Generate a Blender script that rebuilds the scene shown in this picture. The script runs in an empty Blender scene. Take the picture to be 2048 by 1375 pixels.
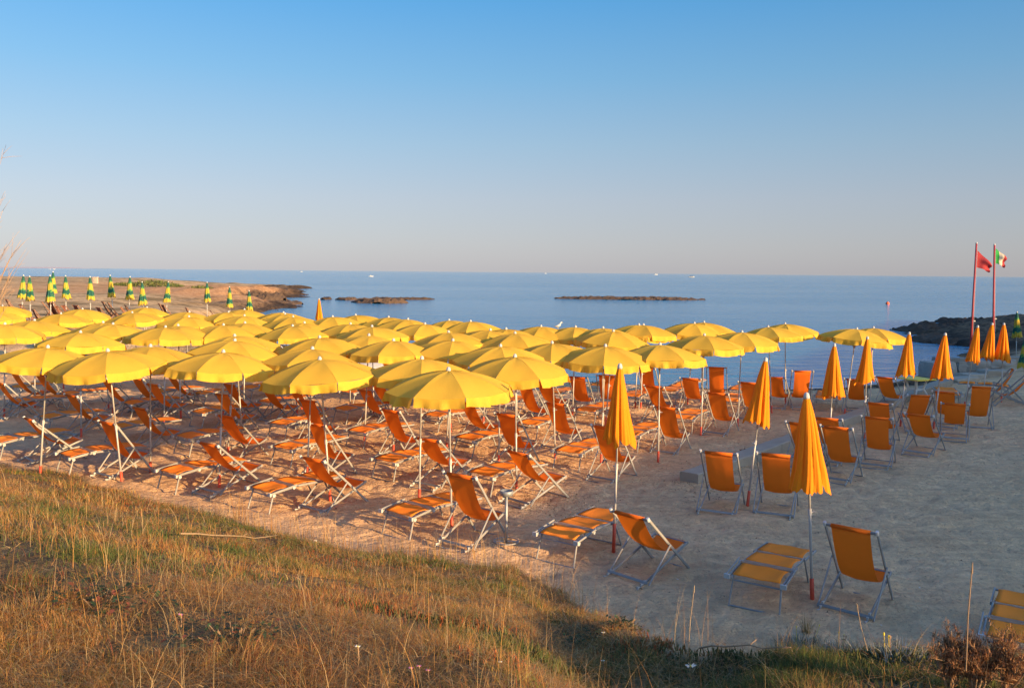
import bpy, bmesh, math, random
import numpy as np
from mathutils import Vector, Matrix, noise as mnoise

R = math.radians
PI = math.pi
random.seed(7)
rng = np.random.default_rng(11)
scene = bpy.context.scene
COL = scene.collection

# ------------------------------------------------------------------ camera, world, sun, exposure
EYE = 3.7
FPX = 1750.0
PITCH = math.atan((687.5 - 544.0) / FPX)
ROLL = math.atan(19 / 2048)
cam_data = bpy.data.cameras.new("camera")
cam_data.sensor_width = 36.0
cam_data.lens = FPX / 2048 * 36.0
cam_data.clip_start = 0.05
cam_data.clip_end = 30000
cam = bpy.data.objects.new("camera", cam_data)
COL.objects.link(cam)
cam.matrix_world = (Matrix.Translation((0, 0, EYE)) @ Matrix.Rotation(PI / 2 - PITCH, 4, 'X')
                    @ Matrix.Rotation(ROLL, 4, 'Z'))
scene.camera = cam

SUN_AZ = 124.8          # degrees clockwise from +Y, where the sun stands
SUN_EL = 12.5
world = bpy.data.worlds.new("World")
scene.world = world
world.use_nodes = True
wn = world.node_tree
bg = wn.nodes["Background"]
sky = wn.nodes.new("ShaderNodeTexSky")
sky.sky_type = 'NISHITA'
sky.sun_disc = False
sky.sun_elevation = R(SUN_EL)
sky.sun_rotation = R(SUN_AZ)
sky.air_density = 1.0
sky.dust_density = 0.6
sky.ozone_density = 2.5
# the clear evening air: greyish pink over the sea, then pale, then deep blue; paler to the left, deeper to the right
wtc = wn.nodes.new("ShaderNodeTexCoord")
wsep = wn.nodes.new("ShaderNodeSeparateXYZ"); wn.links.new(wtc.outputs["Generated"], wsep.inputs[0])
wr = wn.nodes.new("ShaderNodeValToRGB"); wn.links.new(wsep.outputs[2], wr.inputs[0])
el = wr.color_ramp.elements
el[0].position = 0.0; el[0].color = (0.262, 0.258, 0.292, 1)
el[1].position = 1.0; el[1].color = (0.05, 0.16, 0.48, 1)
for pos, c in ((0.03, (0.262, 0.266, 0.305)), (0.08, (0.245, 0.27, 0.33)), (0.14, (0.182, 0.268, 0.36)), (0.21, (0.105, 0.245, 0.395)), (0.29, (0.046, 0.205, 0.415)), (0.36, (0.030, 0.175, 0.41)), (0.55, (0.03, 0.15, 0.40))):
    k = el.new(pos); k.color = (*c, 1)
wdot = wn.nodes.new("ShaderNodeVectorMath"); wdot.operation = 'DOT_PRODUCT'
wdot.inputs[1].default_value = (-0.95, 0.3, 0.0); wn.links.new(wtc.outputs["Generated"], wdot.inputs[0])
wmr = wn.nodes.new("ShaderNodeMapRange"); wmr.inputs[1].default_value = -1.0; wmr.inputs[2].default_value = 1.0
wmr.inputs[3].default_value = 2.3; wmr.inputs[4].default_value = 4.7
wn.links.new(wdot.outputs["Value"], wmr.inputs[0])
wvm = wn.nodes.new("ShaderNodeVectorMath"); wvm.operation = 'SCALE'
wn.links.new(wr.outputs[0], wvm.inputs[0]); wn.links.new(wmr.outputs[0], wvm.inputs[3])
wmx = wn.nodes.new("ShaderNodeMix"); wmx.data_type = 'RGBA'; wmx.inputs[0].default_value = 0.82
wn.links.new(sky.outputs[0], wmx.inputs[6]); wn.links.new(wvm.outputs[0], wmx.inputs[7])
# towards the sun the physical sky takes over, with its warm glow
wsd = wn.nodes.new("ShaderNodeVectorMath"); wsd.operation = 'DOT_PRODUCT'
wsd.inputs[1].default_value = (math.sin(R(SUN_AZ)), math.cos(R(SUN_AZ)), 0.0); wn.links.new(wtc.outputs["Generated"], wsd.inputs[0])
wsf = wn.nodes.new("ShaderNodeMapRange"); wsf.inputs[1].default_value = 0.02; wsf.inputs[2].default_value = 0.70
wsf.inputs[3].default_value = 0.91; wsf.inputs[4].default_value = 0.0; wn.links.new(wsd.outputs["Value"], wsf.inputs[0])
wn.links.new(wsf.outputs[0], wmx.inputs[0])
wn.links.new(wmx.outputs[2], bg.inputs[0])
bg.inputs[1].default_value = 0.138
sun_data = bpy.data.lights.new("sun", 'SUN')
sun_data.energy = 3.7
sun_data.angle = R(0.5)
sun_data.color = (1.0, 0.655, 0.315)
sun = bpy.data.objects.new("sun", sun_data)
COL.objects.link(sun)
sdir = Vector((math.sin(R(SUN_AZ)) * math.cos(R(SUN_EL)), math.cos(R(SUN_AZ)) * math.cos(R(SUN_EL)), math.sin(R(SUN_EL))))
sun.rotation_euler = sdir.to_track_quat('Z', 'Y').to_euler()
sun.location = (30, -20, 30)
scene.view_settings.view_transform = 'Standard'
scene.view_settings.look = 'None'
scene.view_settings.exposure = 1.64
scene.view_settings.gamma = 1.0
scene.view_settings.use_curve_mapping = False
scene.cycles.max_bounces = 6
scene.cycles.transparent_max_bounces = 8
scene.cycles.caustics_reflective = False
scene.cycles.caustics_refractive = False

# ------------------------------------------------------------------ pixel (of the 2048 x 1375 photo) -> ray
_c, _s = math.cos(ROLL), math.sin(ROLL)

def ray(x, y):
    u, v = x - 1024.0, y - 687.5
    u2 = _c * u + _s * v
    v2 = -_s * u + _c * v
    d = Vector((u2, FPX * math.cos(PITCH) - v2 * math.sin(PITCH), -(FPX * math.sin(PITCH) + v2 * math.cos(PITCH))))
    return d

def at_z(x, y, z):
    d = ray(x, y)
    t = (z - EYE) / d.z
    return Vector((d.x * t, d.y * t, z))

def at_dist(x, y, Y):
    d = ray(x, y)
    t = Y / d.y
    return Vector((d.x * t, Y, EYE + d.z * t))

# ------------------------------------------------------------------ terrain
SEA = -0.45
LAND = np.array([(-9, 44), (-14, 50), (-19, 62), (-22, 76), (-25, 84), (-24.5, 92), (-26.5, 104), (-33, 112), (-36, 124),
                 (-33, 136), (-36, 150), (-40, 160), (-41, 172), (-49, 183), (-46, 200), (-50, 216), (-62, 222), (-75, 192), (-110, 205),
                 (-160, 230), (-420, 260), (-4000, 300), (-4000, -4000), (4000, -4000), (4000, 260), (500, 170), (120, 110), (50, 90),
                 (38, 76), (33, 70), (29, 64), (26, 56), (26, 49), (21, 42), (17.5, 37), (15, 34), (12, 32), (8, 31), (3, 33),
                 (-3, 38)], float)

def vnoise(x, y, seed=0):
    """smooth value noise in [-1, 1], vectorised"""
    x = np.asarray(x, float); y = np.asarray(y, float)
    xi = np.floor(x).astype(np.int64); yi = np.floor(y).astype(np.int64)
    fx = x - xi; fy = y - yi
    fx = fx * fx * (3 - 2 * fx); fy = fy * fy * (3 - 2 * fy)
    def h(a, b):
        n = (a * 374761393 + b * 668265263 + seed * 1442695041) & 0xffffffff
        n = ((n ^ (n >> 13)) * 1274126177) & 0xffffffff
        n = (n ^ (n >> 16)) & 0xffff
        return n / 32767.5 - 1.0
    return ((h(xi, yi) * (1 - fx) + h(xi + 1, yi) * fx) * (1 - fy) + (h(xi, yi + 1) * (1 - fx) + h(xi + 1, yi + 1) * fx) * fy)

def fbm(x, y, seed=0, o=4):
    a = 0; s = 1.0; t = 0
    for i in range(o):
        a = a + vnoise(x * 2 ** i, y * 2 ** i, seed + i * 17) * s
        t += s; s *= 0.5
    return a / t

def sstep(a, b, x):
    t = np.clip((x - a) / (b - a), 0, 1)
    return t * t * (3 - 2 * t)

def land_dist(x, y):
    """signed distance to the coastline, positive on land"""
    d = np.full(x.shape, 1e9); inside = np.zeros(x.shape, bool)
    n = len(LAND)
    for i in range(n):
        ax, ay = LAND[i]; bx, by = LAND[(i + 1) % n]
        ex, ey = bx - ax, by - ay
        t = np.clip(((x - ax) * ex + (y - ay) * ey) / (ex * ex + ey * ey), 0, 1)
        d = np.minimum(d, np.hypot(x - ax - t * ex, y - ay - t * ey))
        if ay != by:
            cond = (ay > y) != (by > y)
            inside ^= cond & (x < (bx - ax) * (y - ay) / (by - ay) + ax)
    return np.where(inside, d, -d)

TX = [-40, -14, -10, -6.8, -4, -1.9, 0.0, 0.8, 1.2, 1.5, 2.3, 5, 14]
TY = [22, 19.2, 16.9, 15.1, 13.4, 12.0, 11.1, 9.5, 7.75, 7.25, 7.3, 7.3, 7.0]

def toe(x):
    return np.interp(x, TX, TY)

def bank(x, y):
    d = toe(x) - y
    k = sstep(0.3, 1.6, x)
    soft = np.interp(d, [0, 1.0, 3.2, 5.0, 7.6, 12, 40], [0, 0.12, 0.66, 1.22, 2.02, 2.1, 2.0])
    steep = np.interp(d, [0, 0.5, 1.6, 2.3, 3.4, 6, 40], [0, 0.15, 1.08, 1.46, 1.70, 1.95, 2.0])
    z = soft * (1 - k) + steep * k
    drop = sstep(2.7, 6.0, x - 0.35 * np.minimum(y, 0)) * 0.75
    return z * (1 - drop)

def terrain(x, y, detail=True):
    x = np.atleast_1d(np.asarray(x, float)); y = np.atleast_1d(np.asarray(y, float))
    jig = fbm(x / 3.0, y / 3.0, 5, 3) * np.clip((y - 40) / 30, 0, 3.0)
    s = land_dist(x, y) + jig
    z = SEA + np.where(s > 0, np.minimum(s * 0.13, 0.45 + 0 * s), np.maximum(s * 0.15, -2.5))
    z = np.where(s > 3.46, 0.0, z)
    b = bank(x, y)
    left = 1.05 * sstep(-13.5, -22, x) * sstep(31, 43, y) * (1 - 0.8 * sstep(-40, -27, x) * sstep(58, 82, y)) * (1 - 0.75 * sstep(-74, -52, x) * sstep(125, 150, y))
    left2 = 0.70 * sstep(-47, -60, x) * sstep(60, 130, y) * (1 - sstep(-80, -60, x) * sstep(150, 175, y))
    inl = sstep(0.5, 5.0, s)
    z = z + (left + left2) * inl + b
    right = 0.25 * sstep(16, 26, x) * sstep(24, 36, y) * inl
    z = z + right
    rock = rockmask(x, y, s)
    rough = np.abs(fbm(x / 3.2, y / 2.4, 31, 5)) * 1.5 - 0.30
    z = z + rock * rough * np.where(x > 0, 0.48, 0.65) * np.clip(s / 1.5 + 0.7, 0, 1)
    cliff = sstep(-60, -34, x) * sstep(95, 104, y) * (1 - sstep(150, 165, y)) * sstep(1.0, 3.5, s)
    z = z + cliff * (0.35 + 0.40 * fbm(x / 2.5, y / 2.5, 77, 4))
    z = z - 0.30 * sstep(-78, -58, x) * sstep(140, 160, y) * sstep(1, 5, s)
    if detail:
        near = (1 - sstep(36, 60, y))
        trod = near * (1 - np.clip(b * 3, 0, 0.6))
        foot = -np.maximum(0, vnoise(x / 0.17, y / 0.19, 3) - 0.1) * 0.055 + vnoise(x / 0.5, y / 0.42, 8) * 0.022 + vnoise(x / 0.24, y / 0.2, 19) * 0.014
        z = z + trod * foot * sstep(0.8, 4, s)
        z = z + fbm(x / 1.7, y / 1.7, 9, 3) * 0.05 * near * sstep(2, 6, s)
        z = z + (1 - near) * fbm(x / 6, y / 6, 14, 4) * 0.16 * sstep(2, 8, s)
    return z

def rockmask(x, y, s):
    far = sstep(78, 90, y) * sstep(-90, -40, x)
    edge = 1 - sstep(2, 12, s)
    a = far * edge * (x < 0)
    b = sstep(22.0, 24.0, x) * sstep(42, 47, y) * (x > 0)
    c = (1 - sstep(1.0, 4.0, s)) * sstep(60, 75, y)
    return np.clip(np.maximum(np.maximum(a, b), c * 0.8), 0, 1) * (s > -3)

def tz(x, y):
    return float(terrain(x, y)[0])

def on_ground(px, py, z_off=0.0):
    """march the pixel's ray onto the terrain"""
    d = ray(px, py).normalized()
    t = np.linspace(2.5, 90, 3500)
    X = d.x * t; Y = d.y * t; Z = EYE + d.z * t
    g = terrain(X, Y, False) + z_off
    i = int(np.argmax(Z < g))
    return Vector((X[i], Y[i], g[i] - z_off))

# ------------------------------------------------------------------ materials
def mat(name, col, rough=0.7, metal=0.0, var=0.12, scale=6.0, bump=0.0, bscale=60.0, trans=0.0, spec=0.3, coords='Object', tcol=None):
    m = bpy.data.materials.new(name); m.use_nodes = True
    nt = m.node_tree; N = nt.nodes; L = nt.links
    p = N["Principled BSDF"]
    p.inputs["Roughness"].default_value = rough
    p.inputs["Metallic"].default_value = metal
    p.inputs["Specular IOR Level"].default_value = spec
    tc = N.new("ShaderNodeTexCoord")
    no = N.new("ShaderNodeTexNoise"); no.inputs["Scale"].default_value = scale; no.inputs["Detail"].default_value = 5
    L.new(tc.outputs[coords], no.inputs["Vector"])
    mx = N.new("ShaderNodeMix"); mx.data_type = 'RGBA'
    mx.inputs[6].default_value = (*[c * (1 - var) for c in col], 1)
    mx.inputs[7].default_value = (*[min(1, c * (1 + var)) for c in col], 1)
    L.new(no.outputs["Fac"], mx.inputs[0])
    # every copy gets a slightly different shade of its own
    oi = N.new("ShaderNodeObjectInfo")
    hsv = N.new("ShaderNodeHueSaturation")
    mr = N.new("ShaderNodeMapRange"); mr.inputs[3].default_value = 1 - var * 0.7; mr.inputs[4].default_value = 1 + var * 0.7
    L.new(oi.outputs["Random"], mr.inputs[0]); L.new(mr.outputs[0], hsv.inputs["Value"])
    L.new(mx.outputs[2], hsv.inputs["Color"])
    L.new(hsv.outputs[0], p.inputs["Base Color"])
    if bump:
        b2 = N.new("ShaderNodeTexNoise"); b2.inputs["Scale"].default_value = bscale; b2.inputs["Detail"].default_value = 4
        L.new(tc.outputs[coords], b2.inputs["Vector"])
        bn = N.new("ShaderNodeBump"); bn.inputs["Strength"].default_value = bump; bn.inputs["Distance"].default_value = 0.02
        L.new(b2.outputs["Fac"], bn.inputs["Height"]); L.new(bn.outputs[0], p.inputs["Normal"])
    if trans:
        tr = N.new("ShaderNodeBsdfTranslucent")
        if tcol: tr.inputs[0].default_value = (*tcol, 1)
        else: L.new(hsv.outputs[0], tr.inputs[0])
        ms = N.new("ShaderNodeMixShader"); ms.inputs[0].default_value = trans
        L.new(p.outputs[0], ms.inputs[1]); L.new(tr.outputs[0], ms.inputs[2])
        L.new(ms.outputs[0], N["Material Output"].inputs[0])
    return m

M = {}
M['yellow'] = mat('yellow_canvas', (0.67, 0.42, 0.045), 0.8, var=0.09, scale=2.2, bump=0.15, bscale=25, trans=0.28, tcol=(0.85, 0.36, 0.02), spec=0.15)
M['yellow_closed'] = mat('yellow_canvas_furled', (0.76, 0.235, 0.008), 0.8, var=0.08, scale=4, bump=0.2, bscale=20, trans=0.22, tcol=(0.9, 0.24, 0.01), spec=0.15)
M['orange'] = mat('orange_sling', (0.84, 0.18, 0.02), 0.8, var=0.10, scale=5, bump=0.1, bscale=40, trans=0.30, tcol=(0.85, 0.20, 0.01), spec=0.15)
M['orange_bed'] = mat('orange_bed_sling', (0.93, 0.26, 0.025), 0.8, var=0.10, scale=5, bump=0.1, bscale=40, trans=0.15, spec=0.15)
M['alu'] = mat('aluminium_tube', (0.25, 0.245, 0.23), 0.55, 0.2, var=0.18, scale=14, spec=0.5)
M['pole'] = mat('painted_pole', (0.38, 0.37, 0.34), 0.4, 0.15, var=0.08, scale=9, spec=0.5)
M['plastic'] = mat('white_plastic', (0.42, 0.41, 0.385), 0.5, var=0.05)
M['bar'] = mat('hemmed_bar', (0.42, 0.25, 0.16), 0.6, var=0.15, scale=12)
M['redpipe'] = mat('red_sleeve', (0.55, 0.075, 0.035), 0.5, var=0.2, scale=10)
M['rib'] = mat('steel_rib', (0.35, 0.34, 0.32), 0.5, 0.5)
M['brown'] = mat('brown_sling', (0.16, 0.05, 0.025), 0.85, var=0.2, trans=0.1)
M['wood'] = mat('brown_wood', (0.22, 0.10, 0.05), 0.7, var=0.25, scale=20)
M['redcloth'] = mat('red_cloth', (0.70, 0.02, 0.015), 0.8, trans=0.2)
M['concrete'] = mat('weathered_concrete', (0.30, 0.25, 0.19), 0.9, var=0.22, scale=3, bump=0.5, bscale=14)
M['stone'] = mat('shore_stone', (0.30, 0.27, 0.23), 0.9, var=0.3, scale=3, bump=0.8, bscale=8)
M['zinc'] = mat('dull_zinc', (0.30, 0.32, 0.32), 0.5, 0.4, var=0.25, scale=12)
M['white'] = mat('white_paint', (0.52, 0.51, 0.48), 0.5, var=0.04)
M['greenpaint'] = mat('green_paint', (0.05, 0.22, 0.17), 0.5, var=0.2)
M['greypaint'] = mat('grey_paint', (0.30, 0.30, 0.30), 0.6, var=0.2)
M['buoy'] = mat('orange_buoy', (0.75, 0.12, 0.03), 0.5)
M['poleflag'] = mat('red_pole_paint', (0.33, 0.045, 0.05), 0.5, var=0.2)
M['flagred'] = mat('red_flag_cloth', (0.34, 0.035, 0.04), 0.85, trans=0.3)
M['flaggreen'] = mat('green_flag_cloth', (0.03, 0.33, 0.06), 0.85, trans=0.3)
M['flagwhite'] = mat('white_flag_cloth', (0.75, 0.62, 0.42), 0.85, trans=0.3)
M['tabletop'] = mat('yellow_table_plastic', (0.75, 0.55, 0.05), 0.5)
M['dark'] = mat('dark_plastic', (0.05, 0.045, 0.045), 0.6)
M['twig'] = mat('dry_twig', (0.32, 0.20, 0.11), 0.9, var=0.3)
M['drift'] = mat('driftwood', (0.36, 0.25, 0.14), 0.9, var=0.3, scale=20, bump=0.4)
M['petal'] = mat('white_petal', (0.8, 0.78, 0.72), 0.8, trans=0.3)
M['petalpink'] = mat('pink_petal', (0.65, 0.22, 0.45), 0.8, trans=0.3)
M['plaster'] = mat('house_plaster', (0.38, 0.30, 0.22), 0.9, bump=0.3)
M['glass'] = mat('window_glass', (0.03, 0.04, 0.05), 0.1, spec=0.6)
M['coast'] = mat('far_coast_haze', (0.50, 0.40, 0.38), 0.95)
M['skin'] = mat('tanned_skin', (0.4, 0.2, 0.12), 0.7)

def stripe_mat():
    m = bpy.data.materials.new('green_yellow_canvas'); m.use_nodes = True
    nt = m.node_tree; N = nt.nodes; L = nt.links; p = N["Principled BSDF"]
    p.inputs["Roughness"].default_value = 0.85
    at = N.new("ShaderNodeAttribute"); at.attribute_name = 'radial'
    cr = N.new("ShaderNodeValToRGB"); cr.color_ramp.interpolation = 'EASE'
    G = (0.012, 0.10, 0.075, 1); Y = (0.52, 0.36, 0.035, 1); G2 = (0.10, 0.30, 0.06, 1)
    e = cr.color_ramp.elements
    e[0].position = 0.0; e[0].color = G
    e[1].position = 1.0; e[1].color = Y
    for pos, c in ((0.20, G), (0.27, G2), (0.33, Y), (0.52, Y), (0.58, G2), (0.62, G), (0.76, G), (0.80, G2), (0.84, Y)):
        k = e.new(pos); k.color = c
    tc = N.new("ShaderNodeTexCoord"); no = N.new("ShaderNodeTexNoise"); no.inputs["Scale"].default_value = 9.0; no.inputs["Detail"].default_value = 4
    L.new(tc.outputs["Object"], no.inputs["Vector"])
    ad = N.new("ShaderNodeMath"); ad.operation = 'MULTIPLY_ADD'; ad.inputs[1].default_value = 0.30
    L.new(no.outputs["Fac"], ad.inputs[0]); sb = N.new("ShaderNodeMath"); sb.operation = 'SUBTRACT'; sb.inputs[1].default_value = 0.15
    L.new(at.outputs["Fac"], sb.inputs[0]); L.new(sb.outputs[0], ad.inputs[2])
    L.new(ad.outputs[0], cr.inputs[0])
    L.new(cr.outputs[0], p.inputs["Base Color"])
    tr = N.new("ShaderNodeBsdfTranslucent"); L.new(cr.outputs[0], tr.inputs[0])
    ms = N.new("ShaderNodeMixShader"); ms.inputs[0].default_value = 0.25
    L.new(p.outputs[0], ms.inputs[1]); L.new(tr.outputs[0], ms.inputs[2]); L.new(ms.outputs[0], N["Material Output"].inputs[0])
    return m
M['stripe'] = stripe_mat()

def vcol_mat(name, attr='tint', rough=0.85, trans=0.3, spec=0.2):
    m = bpy.data.materials.new(name); m.use_nodes = True
    nt = m.node_tree; N = nt.nodes; L = nt.links; p = N["Principled BSDF"]
    p.inputs["Roughness"].default_value = rough; p.inputs["Specular IOR Level"].default_value = spec
    a = N.new("ShaderNodeAttribute"); a.attribute_name = attr
    L.new(a.outputs["Color"], p.inputs["Base Color"])
    tr = N.new("ShaderNodeBsdfTranslucent"); L.new(a.outputs["Color"], tr.inputs[0])
    ms = N.new("ShaderNodeMixShader"); ms.inputs[0].default_value = trans
    L.new(p.outputs[0], ms.inputs[1]); L.new(tr.outputs[0], ms.inputs[2]); L.new(ms.outputs[0], N["Material Output"].inputs[0])
    return m
M['plant'] = vcol_mat('plant_tissue')

# ------------------------------------------------------------------ mesh builder
class MB:
    def __init__(s): s.v = []; s.f = []
    def add(s, vs, fs):
        o = len(s.v); s.v += [tuple(p) for p in vs]; s.f += [tuple(i + o for i in f) for f in fs]; return s
    def box(s, c, d, rot=None):
        x, y, z = [k / 2 for k in d]
        vs = [Vector((a * x, b * y, e * z)) for a in (-1, 1) for b in (-1, 1) for e in (-1, 1)]
        if rot is not None: vs = [rot @ v for v in vs]
        vs = [v + Vector(c) for v in vs]
        return s.add(vs, [(0, 1, 3, 2), (4, 6, 7, 5), (0, 4, 5, 1), (2, 3, 7, 6), (0, 2, 6, 4), (1, 5, 7, 3)])
    def bar(s, a, b, w, h, up=(0, 0, 1)):
        """rectangular bar from a to b; w across, h along 'up'; edges chamfered"""
        a = Vector(a); b = Vector(b); d = (b - a).normalized(); u = Vector(up)
        side = d.cross(u)
        if side.length < 1e-4: side = d.cross(Vector((1, 0, 0)))
        side.normalize(); u = side.cross(d).normalized()
        c = min(w, h) * 0.28
        prof = [(-w / 2 + c, -h / 2), (w / 2 - c, -h / 2), (w / 2, -h / 2 + c), (w / 2, h / 2 - c), (w / 2 - c, h / 2), (-w / 2 + c, h / 2), (-w / 2, h / 2 - c), (-w / 2, -h / 2 + c)]
        vs = [a + side * p + u * q for p, q in prof] + [b + side * p + u * q for p, q in prof]
        fs = [(i, (i + 1) % 8, (i + 1) % 8 + 8, i + 8) for i in range(8)] + [tuple(range(7, -1, -1)), tuple(range(8, 16))]
        return s.add(vs, fs)
    def tube(s, pts, r, n=8, caps=True):
        pts = [Vector(p) for p in pts]
        if not hasattr(r, '__len__'): r = [r] * len(pts)
        rings = []
        ref = Vector((0, 0, 1))
        for i, p in enumerate(pts):
            d = (pts[min(i + 1, len(pts) - 1)] - pts[max(i - 1, 0)]).normalized()
            rr = ref if abs(d.dot(ref)) < 0.95 else Vector((1, 0, 0))
            a = d.cross(rr).normalized(); b = a.cross(d)
            rings.append([p + (a * math.cos(2 * PI * k / n) + b * math.sin(2 * PI * k / n)) * r[i] for k in range(n)])
        vs = [v for rg in rings for v in rg]
        fs = [(i * n + k, i * n + (k + 1) % n, (i + 1) * n + (k + 1) % n, (i + 1) * n + k) for i in range(len(pts) - 1) for k in range(n)]
        if caps: fs += [tuple(range(n - 1, -1, -1)), tuple(range((len(pts) - 1) * n, len(pts) * n))]
        return s.add(vs, fs)
    def grid(s, P):
        """P: rows of points"""
        nr, nc = len(P), len(P[0])
        return s.add([p for r in P for p in r], [(i * nc + j, i * nc + j + 1, (i + 1) * nc + j + 1, (i + 1) * nc + j) for i in range(nr - 1) for j in range(nc - 1)])
    def slab(s, P, t):
        """a grid sheet with thickness t (downwards) and closed edges"""
        nr, nc = len(P), len(P[0])
        top = [Vector(p) for r in P for p in r]; bot = [p - Vector((0, 0, t)) for p in top]; n = len(top)
        fs = []
        for i in range(nr - 1):
            for j in range(nc - 1):
                q = (i * nc + j, i * nc + j + 1, (i + 1) * nc + j + 1, (i + 1) * nc + j)
                fs.append(q); fs.append(tuple(k + n for k in reversed(q)))
        loop = [j for j in range(nc)] + [i * nc + nc - 1 for i in range(1, nr)] + [(nr - 1) * nc + j for j in range(nc - 2, -1, -1)] + [i * nc for i in range(nr - 2, 0, -1)]
        for a, b in zip(loop, loop[1:] + loop[:1]): fs.append((b, a, a + n, b + n))
        return s.add(top + bot, fs)
    def mesh(s, name, m, smooth=False):
        me = bpy.data.meshes.new(name); me.from_pydata(s.v, [], s.f)
        for k in (m if isinstance(m, (list, tuple)) else [m]): me.materials.append(k)
        if smooth: me.polygons.foreach_set('use_smooth', [True] * len(me.polygons))
        me.update(); return me

def link(name, me, parent=None, loc=None, rotz=None):
    o = bpy.data.objects.new(name, me); COL.objects.link(o)
    if parent is not None: o.parent = parent
    if loc is not None: o.location = loc
    if rotz is not None: o.rotation_euler = (0, 0, rotz)
    return o

def tag(o, label=None, cat=None, group=None, kind=None):
    if label: o['label'] = label
    if cat: o['category'] = cat
    if group: o['group'] = group
    if kind: o['kind'] = kind
    return o

KIDS = {}
def kids(o):
    return [c for c in o.children]

def copy_tree(o, parent=None, ch=None):
    """copy of a thing, its parts and their sub-parts"""
    c = o.copy(); COL.objects.link(c); c.parent = parent
    for k in TREE.get(o.name, []):
        copy_tree(k, c)
    return c

TREE = {}
def part(name, me, parent, loc=None, rotz=None):
    o = link(name, me, parent, loc, rotz)
    TREE.setdefault(parent.name, []).append(o)
    return o

def empty(name):
    o = bpy.data.objects.new(name, None); COL.objects.link(o); o.empty_display_size = 0.1
    return o

# ------------------------------------------------------------------ THE SETTING: ground, sea
def spaced(lo, hi, step, outer, grow=1.12):
    a = list(np.arange(lo, hi + 1e-6, step)); s = step
    while a[-1] < outer[1]: s *= grow; a.append(a[-1] + s)
    s = step
    while a[0] > outer[0]: s *= grow; a.insert(0, a[0] - s)
    return np.array(a)

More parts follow.
